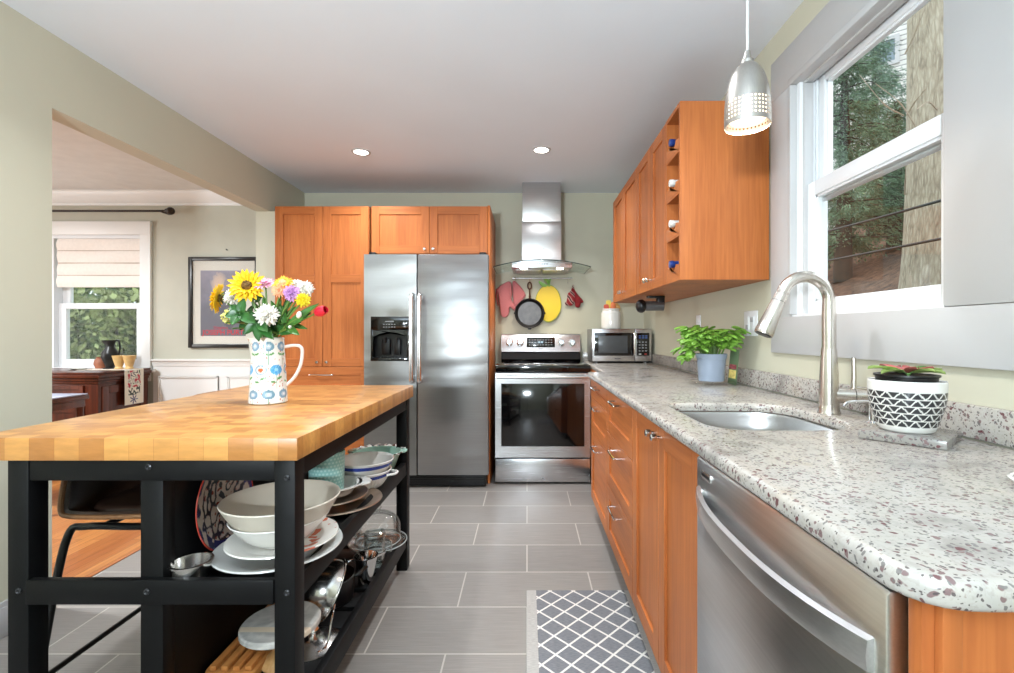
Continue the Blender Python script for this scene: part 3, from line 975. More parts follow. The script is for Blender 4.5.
# ================================================================== TALL CABINETS AND FRIDGE
def tall_bm():
    pass
PWD = 0.728
pt = thing('pantry_cabinet', 'tall cherry wood pantry with two doors left of fridge', 'cabinet', (-1.95, 3.72, 0), 0, group='tall cabinets on the back wall')
b = B(); b.box(0, PWD, 0, 0.60, 0.1, 2.145); b.build('carcass', 'cab', pt, smooth=False)
b = B(); b.box(0, PWD, 0.05, 0.065, 0, 0.1); b.build('toe_kick', 'black', pt, smooth=False)
d1 = door_bm(0.002, 0.3705, 0.905, 2.143, mid=1.585).build('door', CW, pt); bar_knob(d1, 0.335, 0.94)
d2 = door_bm(0.3735, PWD-0.002, 0.905, 2.143, mid=1.585).build('door', CW, pt); bar_knob(d2, 0.409, 0.94)
for z0, z1 in ((0.702, 0.902), (0.404, 0.699), (0.103, 0.401)):
    dr = door_bm(0.002, PWD-0.002, z0, z1, mi=1).build('drawer', CW, pt)
    bar_handle(dr, 0.37, z1-0.06, 0.17)
fcab = thing('over_fridge_cabinet', 'cherry wood two door cabinet above the fridge with side panel', 'cabinet', (-1.204, 3.72, 0), 0, group='tall cabinets on the back wall')
b = B(); b.box(0, 0.905, 0, 0.60, 1.775, 2.145); b.build('carcass', 'cab', fcab, smooth=False)
b = B(); b.box(0.900, 0.919, -0.02, 0.605, 0.0, 2.149, 0.001); b.build('side_panel', 'cab', fcab)
d1 = door_bm(0.002, 0.447, 1.777, 2.143).build('door', CW, fcab); bar_knob(d1, 0.415, 1.81)
d2 = door_bm(0.450, 0.898, 1.777, 2.143).build('door', CW, fcab); bar_knob(d2, 0.482, 1.81)

fr = thing('refrigerator', 'stainless side by side refrigerator with black water dispenser', 'refrigerator', (-1.2185, 3.58, 0), 0)
FW, SP = 0.930, 0.3965
b = B(); b.box(0.012, FW-0.018, 0.075, 0.72, 0.03, 1.745, 0.004); b.build('body', mat('fridge_side_grey', C(96, 97, 99), 0.4, 0.3), fr)
b = B(); b.box(0.02, FW-0.02, 0.03, 0.075, 0.012, 0.092, 0.004)
for k in range(5):
    b.box(0.04, FW-0.04, 0.024, 0.031, 0.022+k*0.014, 0.028+k*0.014)
for x in (0.06, FW-0.06):
    b.cyl((x, 0.1, 0.0), (x, 0.1, 0.03), 0.02, 0.02, 14)
b.build('base_grille', 'black', fr)
# freezer door with an opening for the dispenser
DX0, DX1, DZ0, DZ1 = 0.055, 0.335, 0.958, 1.283
b = B()
for q in ((0.0, DX0, 0.1, 1.752), (DX1, SP-0.004, 0.1, 1.752), (DX0, DX1, 0.1, DZ0), (DX0, DX1, DZ1, 1.752)):
    b.box(q[0], q[1], 0.0, 0.07, q[2], q[3])
bmesh.ops.remove_doubles(b.bm, verts=b.bm.verts[:], dist=1e-5)
fd = b.build('freezer_door', 'fsteel', fr, smooth=False)
b = B()
b.box(DX0-0.004, DX1+0.004, -0.006, 0.005, 1.185, DZ1+0.004, 0.004)
b.box(DX0-0.004, DX0+0.014, -0.006, 0.005, DZ0-0.004, 1.19, 0.003); b.box(DX1-0.014, DX1+0.004, -0.006, 0.005, DZ0-0.004, 1.19, 0.003)
b.box(DX0-0.004, DX1+0.004, -0.010, 0.06, DZ0-0.004, DZ0+0.022, 0.004)
arch = [(DX0, 1.19), (DX0, 1.12)] + [(DX0+(DX1-DX0)*k/12, 1.12+0.05*sin(pi*k/12)**0.7) for k in range(13)] + [(DX1, 1.12), (DX1, 1.19)]
b.prism(arch[:2]+arch[3:14]+arch[14:], 1, -0.004, 0.008)
dp = b.build('dispenser_bezel', 'blackgl', fd)
b = B()
b.box(DX0, DX1, 0.060, 0.066, DZ0, DZ1); b.box(DX0, DX0+0.004, 0.0, 0.06, DZ0, DZ1); b.box(DX1-0.004, DX1, 0.0, 0.06, DZ0, DZ1); b.box(DX0, DX1, 0, 0.06, DZ1-0.004, DZ1)
b.box(0.12, 0.185, 0.03, 0.06, 1.0, 1.12, 0.01); b.box(0.215, 0.265, 0.03, 0.06, 1.0, 1.12, 0.01)
b.cyl((0.152, 0.02, 1.13), (0.152, 0.02, 1.09), 0.014, 0.010, 14); b.cyl((0.24, 0.02, 1.13), (0.24, 0.02, 1.10), 0.008, 0.007, 12)
for k in range(9):
    b.box(DX0+0.03+k*0.026, DX0+0.04+k*0.026, -0.004, 0.05, DZ0+0.021, DZ0+0.026)
b.build('dispenser_well', 'black', fd)
M['grey'] = mat('grey_print', C(150, 152, 155), 0.5)
b = B()
b.box(0.16, 0.225, -0.0075, -0.0055, 1.247, 1.253)
for r in range(2):
    for k in range(5):
        b.box(0.145+k*0.02, 0.156+k*0.02, -0.0075, -0.0055, 1.205+r*0.02, 1.211+r*0.02)
b.build('dispenser_buttons', 'grey', fd, smooth=False)
b = B(); b.box(SP+0.004, FW, 0.0, 0.07, 0.1, 1.752, 0.006); fd2 = b.build('fridge_door', 'fsteel', fr)
for dpar, x in ((fd, SP-0.030), (fd2, SP+0.030)):
    b = B()
    b.tube(smoothpath([(x, 0, 1.44), (x, -0.045, 1.445), (x, -0.058, 1.40), (x, -0.062, 1.12), (x, -0.058, 0.85), (x, -0.045, 0.805), (x, 0, 0.81)], 6), 0.0165, 14, flat=0.8)
    b.box(x-0.019, x+0.019, -0.05, 0.0, 1.405, 1.462, 0.012); b.box(x-0.019, x+0.019, -0.05, 0.0, 0.79, 0.85, 0.012)
    b.build('handle', steel('pull_steel', (0.72, 0.72, 0.72), 0.22, 2), dpar)
b = B()
for x in (0.03, FW-0.07):
    b.box(x, x+0.05, -0.004+0.02, 0.10, 1.7525, 1.772, 0.006)
b.build('hinge_cap', 'black', fr)

# ================================================================== RANGE
rg = thing('range', 'stainless electric range with black oven window and glass cooktop', 'stove', (-0.2435, 3.70, 0), 0)
RW = 0.730
b = B(); b.box(0.006, RW-0.006, 0.03, 0.60, 0.03, 0.895)
for x in (0.05, RW-0.05):
    b.cyl((x, 0.08, 0), (x, 0.08, 0.03), 0.018, 0.018, 12)
b.build('body', 'black', rg, smooth=False)
b = B(); b.box(-0.002, RW+0.002, -0.022, 0.56, 0.862, 0.918, 0.006)
ck = b.build('cooktop', 'blackgl', rg)
M['ringg'] = mat('burner_print', C(62, 62, 66), 0.2)
for (x, y, r) in ((0.19, 0.15, 0.11), (0.54, 0.15, 0.085), (0.19, 0.41, 0.08), (0.54, 0.41, 0.105)):
    b = B(); b.lathe([(r-0.003, 0.9182), (r, 0.9182), (r, 0.9186), (r-0.003, 0.9186)], 40, c=(x, y, 0), closed=True); b.build('burner_ring', 'ringg', ck)
b = B()
b.prism([(0.57, 0.91), (0.50, 0.912), (0.485, 0.935), (0.515, 1.002), (0.62, 1.002), (0.62, 0.91)], 0, 0.018, RW-0.018)
b.build('rear_vent', 'blackgl', rg)
b = B()
b.prism([(0.62, 1.0), (0.50, 1.0), (0.505, 1.01), (0.527, 1.145), (0.537, 1.155), (0.62, 1.158)], 0, 0.018, RW-0.018, 0.004)
bg = b.build('backguard', 'steel', rg)
tilt = math.atan2(0.022, 0.135)
def onpanel(x, z, out=0.0):
    return Vector((x, 0.505+(z-1.01)*0.022/0.135-out*cos(tilt), z+out*sin(tilt)*0))
rotp = Matrix.Rotation(-tilt, 4, 'X')
b = B(); b.box(-0.125, 0.125, -0.003, 0.004, -0.043, 0.043, 0.003, mx=Matrix.Translation(onpanel(RW/2, 1.082)) @ rotp); dsp = b.build('display_panel', 'blackgl', bg)
b = B()
pm = Matrix.Translation(onpanel(RW/2, 1.082)) @ rotp
for r in range(3):
    for k in range(9):
        if r == 1 and 3 <= k <= 5:
            continue
        b.box(-0.105+k*0.024, -0.092+k*0.024, -0.0042, -0.0028, -0.026+r*0.022, -0.020+r*0.022, mx=pm)
b.build('display_buttons', 'grey', dsp, smooth=False)
M['led'] = emit('display_digits', (0.55, 0.75, 0.9), 0.8)
text_part('display_clock', '12:30', 0.022, 'led', dsp, onpanel(RW/2-0.003, 1.083, 0.0042), (pi/2-tilt, 0, 0))
for x in (0.088, 0.184, RW-0.184, RW-0.088):
    mx = Matrix.Translation(onpanel(x, 1.082)) @ rotp @ Matrix.Rotation(pi/2, 4, 'X')
    b = B(); b.lathe([(0, 0.0), (0.031, 0.0), (0.031, 0.004), (0.025, 0.006), (0.024, 0.026), (0.021, 0.030), (0, 0.030)], 26, mx=mx); b.box(-0.004, 0.004, -0.024, 0.024, 0.028, 0.036, 0.002, mx=mx)
    b.build('knob', 'chrome', bg)
b = B(); b.box(-0.02, 0.02, -0.0022, 0.0, -0.004, 0.004, mx=Matrix.Translation(onpanel(RW/2, 1.026)) @ rotp); b.build('brand_mark', 'grey', bg, smooth=False)
# oven door with window
b = B()
for q in ((0, 0.045, 0.207, 0.855), (RW-0.045, RW, 0.207, 0.855), (0.045, RW-0.045, 0.207, 0.292), (0.045, RW-0.045, 0.775, 0.855)):
    b.box(q[0], q[1], -0.020, 0.028, q[2], q[3])
bmesh.ops.remove_doubles(b.bm, verts=b.bm.verts[:], dist=1e-5)
od = b.build('oven_door', 'steel', rg, smooth=False)
b = B(); b.box(0.045, RW-0.045, -0.016, 0.02, 0.292, 0.775, 0.002); b.build('oven_window', 'blackgl', od)
b = B()
b.tube(smoothpath([(0.03, -0.02, 0.826), (0.03, -0.062, 0.828), (0.07, -0.070, 0.829), (RW-0.07, -0.070, 0.829), (RW-0.03, -0.062, 0.828), (RW-0.03, -0.02, 0.826)], 5), 0.0125, 14)
b.build('handle', steel('oven_bar_steel', (0.76, 0.76, 0.76), 0.2, 0), od)
b = B(); b.box(0, RW, -0.018, 0.028, 0.018, 0.196, 0.004); dw = b.build('warming_drawer', 'steel', rg)
b = B(); b.cyl((RW/2, -0.0185, 0.046), (RW/2, -0.0195, 0.046), 0.009, 0.009, 20); b.build('badge', 'grey', dw)

# ================================================================== RANGE HOOD
hx = 0.122
hd = thing('range_hood', 'stainless chimney range hood with curved glass canopy over range', 'range hood', (hx, YB, 0), 0)
b = B(); b.box(-0.165, 0.165, -0.315, -0.001, 1.772, 2.10, 0.002); b.box(-0.161, 0.161, -0.311, -0.001, 2.10, ZC-0.001, 0.002); ch = b.build('chimney', 'steelv', hd)
b = B()
for k in range(3):
    pass
b.tube([(-0.022, -0.3165, 1.868), (-0.012, -0.3165, 1.858), (0.0, -0.3165, 1.862), (0.024, -0.3165, 1.876)], 0.0022, 6); b.build('brand_mark', 'grey', ch)
def canopy(u, v):
    x = -0.395+0.79*u
    k = (x/0.395)
    front = -0.50+0.05*k*k
    y = -0.004+(front+0.004)*v
    return Vector((x, y, 1.750-0.050*k*k))
b = B(); b.sheet(canopy, 32, 10, 0.006); gl = b.build('glass_canopy', 'hglass', hd)
b = B()
pts = [canopy(i/32, 1.0)+Vector((0, -0.002, 0.0)) for i in range(33)]
b.tube(pts, 0.004, 6)
for u in (0.0, 1.0):
    b.tube([canopy(u, j/8) for j in range(9)], 0.0032, 6)
b.build('canopy_edge', 'gedge', gl)
b = B()
fr_ = [(-0.245, -0.004)] + [(-0.245+0.49*k/16, -0.44-0.02*(1-(k/8-1)**2)) for k in range(17)] + [(0.245, -0.004)]
b.prism(fr_, 2, 1.695, 1.745, 0.003)
b.box(-0.19, 0.19, -0.33, -0.004, 1.745, 1.774, 0.003)
bo = b.build('hood_body', 'steel', hd)
b = B()
for k in range(5):
    b.cyl((-0.04+k*0.02, -0.4605, 1.722), (-0.04+k*0.02, -0.4635, 1.722), 0.005, 0.005, 12)
b.build('button', 'black', bo)
M['filter'] = steel('mesh_filter', (0.6, 0.6, 0.58), 0.35, 1)
for sx in (-1, 1):
    b = B(); b.box(sx*0.115-0.105, sx*0.115+0.105, -0.34, -0.05, 1.688, 1.6955, 0.003)
    for k in range(9):
        b.box(sx*0.115-0.095+k*0.0222, sx*0.115-0.085+k*0.0222, -0.33, -0.06, 1.6855, 1.689)
    b.build('grease_filter', 'filter', bo)
M['hlens'] = emit('hood_lens', (1, 0.93, 0.8), 14.0)
for sx in (-0.15, 0.15):
    b = B(); b.lathe([(0, 0), (0.026, 0), (0.03, 0.004), (0, 0.004)], 24, c=(sx, -0.39, 1.6905)); b.build('lamp_lens', 'hlens', bo)
    area('hood_lamp', (sx, -0.39, 1.688), (0, 0, 0), 0.05, 0, P_HOOD, (1, 0.92, 0.78), hd, 150, 'DISK')

# ---- rail with hooks on the wall
rl = thing('utensil_rail', 'slim metal rail with hooks on wall under the hood', 'rail', (0.14, YB, 1.655), 0)
b = B(); b.cyl((-0.27, -0.035, 0), (0.27, -0.035, 0), 0.006, 0.006, 12)
for x in (-0.25, 0.25):
    b.cyl((x, -0.035, 0), (x, 0, 0), 0.006, 0.009, 12)
b.build('bar', 'steel', rl)
HK = (-0.245, -0.115, 0.03, 0.225)
for x in HK:
    b = B(); b.tube(smoothpath([(x, -0.035, 0.0075), (x, -0.045, 0.0), (x, -0.038, -0.012), (x, -0.036, -0.035), (x, -0.044, -0.046), (x, -0.054, -0.040)], 5), 0.0022, 8); b.build('hook', 'steel', rl)
# ---- things hanging from the rail
# cast iron skillet: pan bottom to the wall, handle up
sx = 0.14+HK[1]-0.002
sk2 = thing('skillet', 'black cast iron skillet hanging from the rail above the range', 'pan', (sx, YB-0.034, 1.34), 0)
mx = Matrix.Rotation(pi/2, 4, 'X')
b = B(); b.lathe([(0, 0.0), (0.112, 0.0), (0.122, 0.01), (0.133, 0.044), (0.129, 0.046), (0.125, 0.044), (0.114, 0.012), (0.106, 0.006), (0, 0.006)], 48, mx=mx)
b.prism([(-0.02, -0.125), (0.02, -0.125), (0.012, -0.145), (-0.012, -0.145)], 1, -0.043, -0.034, 0.002)
for s in (-1, 1):
    b.prism([(s*0.12, -0.02), (s*0.145, 0.0), (s*0.12, 0.025)], 1, -0.044, -0.034, 0.002)
b.build('pan_body', 'iron', sk2)
b = B(); b.lathe([(0, 0.0063), (0.100, 0.0063), (0.104, 0.0075), (0, 0.0075)], 40, mx=mx); b.build('cooking_surface', mat('seasoned_iron', C(98, 98, 100), 0.4, 0.2, var=0.2, vs=22), sk2)
b = B()
b.tube(smoothpath([(0, -0.036, 0.125), (0, -0.034, 0.17), (0, -0.032, 0.215)], 5), [0.015]*4+[0.011]*3+[0.010]*3+[0.013], 12, flat=0.55)
b.tube([(0.0, -0.032, 0.222) + Vector((0.016*cos(a), 0, 0.028+0.028*sin(a))) if False else Vector((0.016*cos(a), -0.032, 0.245+0.030*sin(a))) for a in [2*pi*k/20 for k in range(20)]], 0.0065, 8, closed=True)
b.build('pan_handle', mat('browned_iron', C(84, 50, 38), 0.5, 0.2, var=0.2), sk2)
# yellow lemon-shaped board
lx = 0.14+HK[2]+0.02
lm = thing('lemon_board', 'yellow lemon shaped cutting board with green leaf on rail', 'cutting board', (lx, YB-0.022, 1.445), 0)
lem = smooth2([(0.0, 0.155), (0.055, 0.135), (0.098, 0.08), (0.118, 0.0), (0.112, -0.08), (0.075, -0.145), (0.035, -0.175), (0.0, -0.185), (-0.045, -0.165), (-0.09, -0.11), (-0.115, -0.03), (-0.108, 0.055), (-0.07, 0.12), (-0.03, 0.148)], 4)
b = B(); b.prism(lem, 1, -0.008, 0.006, 0.003); b.build('rim', mat('olive_green_rim', C(140, 150, 40), 0.5), lm)
b = B(); b.prism([(x*0.95, z*0.955) for x, z in lem], 1, -0.0095, -0.0075); b.build('face', mat('lemon_yellow', C(224, 192, 22), 0.45, var=0.03), lm)
b = B()
for pts in ([(0.0, 0.15), (-0.03, 0.16), (-0.075, 0.185), (-0.085, 0.178), (-0.06, 0.14), (-0.025, 0.132)], [(0.0, 0.15), (-0.01, 0.175), (-0.045, 0.205), (-0.03, 0.207), (0.0, 0.2), (0.015, 0.17)], [(0, 0.14), (0.01, 0.2), (0.02, 0.21), (0.026, 0.205), (0.014, 0.16), (0.02, 0.14)]):
    b.prism(smooth2(pts, 3), 1, -0.012, 0.004, 0.002)
b.tube([(Vector((-0.02+0.012*cos(a), -0.004, 0.19+0.016*sin(a)))) for a in [2*pi*k/14 for k in range(14)]], 0.003, 6, closed=True)
b.build('leaf', mat('lime_leaf', C(120, 178, 56), 0.45), lm)
# gingham oven mitt
m, nt, p = newmat('red_gingham')
o_ = objco(nt, (1, 0, 1))
ck1 = nd(nt, 'ShaderNodeTexChecker', {'Vector': o_, 'Scale': 75.0, 'Color1': C(176, 84, 90), 'Color2': C(206, 140, 142)})
nt.links.new(ck1.outputs[0], p.inputs['Base Color']); p.inputs['Roughness'].default_value = 0.85
M['gingham'] = m
mt = thing('oven_mitt', 'pink red checked oven mitt hanging left of the skillet', 'oven mitt', (-0.145, YB-0.042, 1.47), 0)
mit = smooth2([(-0.125, 0.09), (-0.04, 0.15), (0.0, 0.145), (0.012, 0.06), (0.005, 0.0), (0.02, -0.03), (0.05, -0.085), (0.03, -0.105), (-0.01, -0.075), (-0.015, -0.13), (-0.045, -0.165), (-0.085, -0.15), (-0.1, -0.06), (-0.115, 0.03)], 4)
b = B(); b.pillow(mit, 0.034); b.build('mitt_body', 'gingham', mt)
b = B(); b.tube(smoothpath([(-0.125, -0.004, 0.09), (-0.128, -0.012, 0.02), (-0.112, -0.014, -0.06)], 5), 0.006, 8); b.build('piping', mat('dark_red_piping', C(140, 48, 52), 0.8), mt)
b = B(); b.pillow(smooth2([(0.0, 0.145), (0.03, 0.15), (0.085, 0.09), (0.118, 0.03), (0.09, -0.01), (0.045, -0.06), (0.015, -0.07), (0.005, 0.02)], 4), 0.022, mx=Matrix.Translation((0.015, 0.012, 0.005))); b.build('folded_half', 'gingham', mt)
# small dark red patterned mitts
m, nt, p = newmat('red_white_print')
v = nd(nt, 'ShaderNodeTexWave', {'Vector': objco(nt, (1, 0.2, 1)), 'Scale': 9.0, 'Distortion': 3.0}, bands_direction='DIAGONAL')
nt.links.new(ramp(nt, v.outputs[0], [(0.55, C(132, 20, 28)), (0.72, C(226, 196, 190)), (0.9, C(70, 14, 22))]), p.inputs['Base Color']); p.inputs['Roughness'].default_value = 0.85
M['redprint'] = m
rm = thing('pot_holder_mitt', 'small dark red printed mitt hanging right of the lemon board', 'oven mitt', (0.415, YB-0.04, 1.47), 0)
b = B(); b.pillow(smooth2([(-0.05, 0.045), (-0.025, 0.07), (-0.005, 0.11), (0.01, 0.06), (0.01, 0.0), (0.0, -0.05), (-0.03, -0.062), (-0.07, -0.055), (-0.078, -0.035), (-0.06, -0.02)], 4), 0.026); b.build('front_pad', 'redprint', rm)
b = B(); b.pillow(smooth2([(-0.005, 0.105), (0.02, 0.07), (0.05, 0.03), (0.085, -0.01), (0.088, -0.03), (0.068, -0.04), (0.062, -0.07), (0.045, -0.078), (0.02, -0.068), (0.012, -0.03), (0.0, 0.03)], 4), 0.03, mx=Matrix.Translation((0, 0.012, 0))); b.build('rear_pad', mat('dark_red_cloth', C(128, 22, 30), 0.85, var=0.35, vs=40), rm)
b = B(); b.tube([Vector((-0.002+0.007*cos(a), 0, 0.112+0.013*sin(a))) for a in [2*pi*k/12 for k in range(12)]], 0.0025, 6, closed=True); b.build('loop', 'redprint', rm)

# ================================================================== MICROWAVE AND CROCK
mw = thing('microwave', 'stainless countertop microwave in the corner beside the range', 'microwave', (0.536, 3.95, 0.915), 0)
MWW, MWH = 0.49, 0.285
b = B(); b.box(0.004, MWW-0.004, 0.014, 0.345, 0.012, MWH, 0.006)
for x in (0.04, MWW-0.04):
    for y in (0.05, 0.31):
        b.cyl((x, y, 0), (x, y, 0.014), 0.014, 0.012, 12)
b.build('case', mat('microwave_case', C(150, 150, 150), 0.35, 0.7), mw)
b = B(); b.box(0, 0.352, -0.008, 0.014, 0.016, MWH, 0.006)
md = b.build('door', 'steel', mw)
b = B(); b.box(0.018, 0.342, -0.0105, -0.006, 0.062, 0.250, 0.004); dw_ = b.build('door_window', 'blackgl', md)
b = B(); b.box(0.05, 0.29, -0.0112, -0.0100, 0.085, 0.228, 0.004); b.build('window_mesh', mat('microwave_mesh', C(72, 74, 76), 0.25), dw_)
b = B(); b.tube(smoothpath([(0.345, -0.008, 0.245), (0.345, -0.030, 0.243), (0.345, -0.034, 0.22), (0.345, -0.034, 0.10), (0.345, -0.030, 0.075), (0.345, -0.008, 0.072)], 5), 0.011, 12); b.build('handle', 'chrome', md)
b = B(); b.box(0.355, MWW, -0.006, 0.014, 0.016, MWH, 0.005); cp = b.build('control_panel', 'steel', mw)
b = B(); b.box(0.366, MWW-0.018, -0.0085, -0.004, 0.062, 0.250, 0.003); kp = b.build('keypad', 'blackgl', cp)
b = B()
for r in range(4):
    for k in range(3):
        b.box(0.384+k*0.026, 0.398+k*0.026, -0.0095, -0.008, 0.098+r*0.024, 0.106+r*0.024)
b.build('keypad_buttons', 'grey', kp, smooth=False)
b = B(); b.box(0.384, 0.404, -0.0095, -0.008, 0.072, 0.079); b.build('start_button', mat('white_print', C(220, 222, 222)), kp, smooth=False)
b = B(); b.box(0.430, 0.450, -0.0095, -0.008, 0.072, 0.079); b.build('stop_button', mat('red_print', C(190, 60, 50)), kp, smooth=False)
b = B()
for r in range(2):
    for k in range(3):
        b.box(0.384+k*0.026, 0.402+k*0.026, -0.0095, -0.008, 0.205+r*0.016, 0.213+r*0.016)
b.build('display_digits', mat('blue_print', C(70, 100, 160)), kp, smooth=False)
b = B(); b.box(0.185, 0.235, -0.0088, -0.007, 0.034, 0.041); b.build('brand_mark', mat('dark_print', C(80, 80, 82)), md, smooth=False)

ck_ = thing('utensil_crock', 'white ceramic crock holding utensils on top of the microwave', 'crock', (0.715, 4.08, 0.915+MWH), 0)
b = B(); b.lathe([(0, 0), (0.074, 0), (0.080, 0.006), (0.082, 0.02), (0.082, 0.13), (0.078, 0.142), (0.070, 0.148), (0.070, 0.158), (0.074, 0.162), (0.073, 0.170), (0.066, 0.170), (0.064, 0.15), (0.074, 0.13), (0.074, 0.012), (0, 0.012)], 40)
b.build('pot', 'porc', ck_)
UT = ((-0.04, -0.01, 0.175, -0.10, 'red', C(206, 84, 62), 'spatula', 'red silicone spatula standing at the left of the crock'),
      (-0.012, 0.015, 0.21, -0.05, 'yellow', C(232, 206, 92), 'spatula', 'pale yellow broad spatula rising tallest from the crock'),
      (0.012, -0.02, 0.20, 0.04, 'orange', C(222, 120, 70), 'spoon', 'orange spoon leaning in the middle of the crock'),
      (0.03, 0.012, 0.225, 0.10, 'wood', C(206, 160, 88), 'wooden_spoon', 'light wooden spoon leaning right in the crock'),
      (0.046, -0.012, 0.18, 0.16, 'tan', C(190, 140, 80), 'wooden_spoon', 'short tan wooden spoon at the right rim of the crock'))
for x, y, h, lean, cn, c, nm, lab in UT:
    t = thing(nm, lab, 'utensil', (0.715+x*0.5, 4.08+y, 0.929+MWH), 0, 'utensils in the crock')
    t.rotation_euler = (0, lean*1.2, 0)
    mm = mat('utensil_'+cn, c, 0.5)
    b = B(); b.cyl((0, 0, 0.0), (0, 0, h-0.05), 0.005, 0.006, 10); b.build('handle', mm, t)
    b = B()
    if nm == 'spatula':
        b.prism(rrect(-0.021, 0.021, h-0.05, h+0.02, 0.012), 1, -0.004, 0.004, 0.002)
    else:
        b.ball((0, 0, h-0.02), (0.024, 0.008, 0.036), 18)
    b.build('blade' if nm == 'spatula' else 'bowl', mm, t)
# ================================================================== PENDANT LAMP
pl = thing('pendant_lamp', 'brushed metal pendant lamp with perforated shade over the sink', 'pendant lamp', (0.619, 1.345, 1.742), 0)
prof = [(0.0655, 0.0), (0.0655, 0.012), (0.0655, 0.024), (0.0655, 0.036), (0.0650, 0.048), (0.0645, 0.060), (0.0638, 0.072), (0.0620, 0.090), (0.0585, 0.112), (0.053, 0.135), (0.046, 0.155), (0.037, 0.172), (0.027, 0.184), (0.018, 0.190), (0.018, 0.200), (0.012, 0.205), (0, 0.206)]
NSEG = 36
tb = bmesh.new()
prof = [(r*0.93, z*0.92) for r, z in prof]
rows = []
for r, z in prof[:-1]:
    rows.append([tb.verts.new((r*cos(2*pi*k/NSEG), r*sin(2*pi*k/NSEG), z)) for k in range(NSEG)])
holes = []
for i, (a, c) in enumerate(zip(rows[:-1], rows[1:])):
    for k in range(NSEG):
        f = tb.faces.new((a[k], a[(k+1) % NSEG], c[(k+1) % NSEG], c[k]))
        if 1 <= i <= 5:
            holes.append(f)
tb.faces.new(rows[-1])
for f in holes:                                   # each cell becomes a collar round a square hole
    vs = f.verts[:]
    c = f.calc_center_median()
    q = [tb.verts.new(c+(v.co-c)*0.46) for v in vs]
    for i in range(4):
        tb.faces.new((vs[i], vs[(i+1) % 4], q[(i+1) % 4], q[i]))
    tb.faces.remove(f)
bmesh.ops.recalc_face_normals(tb, faces=tb.faces[:])
bmesh.ops.solidify(tb, geom=tb.faces[:], thickness=0.0009)
b = B(); b.add(tb); b.cyl((0, 0, 0.175), (0, 0, 0.21), 0.013, 0.0075, 16)
b.build('lamp_shade', steel('lamp_steel', (0.50, 0.47, 0.43), 0.33, 2), pl)
M['bulbglow'] = emit('frosted_bulb', (1, 0.86, 0.66), 2.6)
b = B(); b.lathe([(0, 0.012), (0.03, 0.012), (0.046, 0.016), (0.050, 0.022), (0.050, 0.07), (0.046, 0.09), (0.03, 0.11), (0, 0.114)], 32); b.build('frosted_liner', 'bulbglow', pl)
b = B(); b.tube([(0, 0, 0.205), (0, 0, 0.45), (0, 0, ZC-1.742-0.02)], 0.0035, 8); b.build('cord', mat('clear_cord', C(206, 206, 204), 0.3), pl)
b = B(); b.lathe([(0, -0.024), (0.03, -0.022), (0.055, -0.008), (0.058, -0.001), (0, -0.001)], 30, c=(0, 0, ZC-1.742)); b.build('ceiling_canopy', 'nickel', pl)
area('pendant_light', (0, 0, 0.008), (0, 0, 0), 0.10, 0, P_PEND, (1, 0.86, 0.68), pl, 170, 'DISK')

# ================================================================== PATTERNED POT, SLAB, DISH
t = thing('granite_tray', 'square granite offcut under the black and white pot', 'tray', (0.888, 1.112, 0.9155), radians(40))
b = B(); b.box(-0.082, 0.082, -0.08, 0.08, 0, 0.02, 0.003); b.build('slab', 'granite2', t)
pp = thing('planter', 'white planter with black triangle pattern on the granite offcut', 'planter', (0.880, 1.112, 0.936), 0)
pp.scale = (0.87, 0.87, 1.0)
b = B()
pr = [(0, 0.0), (0.055, 0.0), (0.061, 0.004), (0.0655, 0.014)] + [(0.0655+0.0195*sin(pi/2*k/40), 0.014+0.080*k/40) for k in range(1, 41)] + [(0.0855, 0.105), (0.0855, 0.114), (0.083, 0.117), (0.079, 0.115), (0.077, 0.10), (0.06, 0.02), (0, 0.02)]
b.lathe(pr, 300)
po = b.build('pot', 'paint', pp)
def potpaint(c):
    r = sqrt(c.x*c.x+c.y*c.y)
    th = atan2(c.y, c.x)
    wht, blk = C(222, 220, 214), C(48, 48, 50)
    if r < 0.0655 or c.z < 0.0139 or c.z > 0.0942:
        return wht
    v = (c.z-0.014)/0.016
    row = math.floor(v)
    fz = v-row
    if fz < 0.06 or fz > 0.94:
        return wht
    u = (th/(2*pi)*16 + (0)) % 1.0
    zig = abs(u-0.5)*2
    return wht if abs(zig-fz) < 0.12 else blk
paint(po, potpaint)
b = B(); b.lathe([(0, 0.108), (0.06, 0.108), (0.066, 0.112), (0.068, 0.124), (0.072, 0.126), (0.072, 0.130), (0.064, 0.130), (0.06, 0.122), (0, 0.122)], 32); b.build('inner_pot', 'black', pp)
suc = thing('potted_succulent', 'low green and red leafed plant growing in the patterned planter', 'plant', (0.880, 1.112, 1.062), 0)
rng = random.Random(5)
def broadleaf(b, p, d, L, W, up, cup=0.25, curl=0.3, mi=0, n=6):
    """one solid leaf blade from p along d, curling; cupped across"""
    p, d = Vector(p), Vector(d).normalized()
    side = d.cross(Vector(up))
    side = side.normalized() if side.length > 1e-4 else Vector((1, 0, 0))
    nn = side.cross(d).normalized()
    def fn(u, v):
        t = u
        w = W*0.5*(sin(pi*min(1, t*0.93+0.05))**0.75)
        s = (v-0.5)*2
        return p + d*(L*t) + side*(w*s) + nn*(cup*W*s*s*0.5 - curl*L*t*t)
    b.sheet(fn, n, 4, 0.0006, mi)
M['redleaf'] = mat('red_leaf', C(150, 76, 72), 0.4, var=0.3, vs=40)
M['paleleaf'] = mat('pale_green_leaf', C(150, 172, 96), 0.4, var=0.25, vs=40)
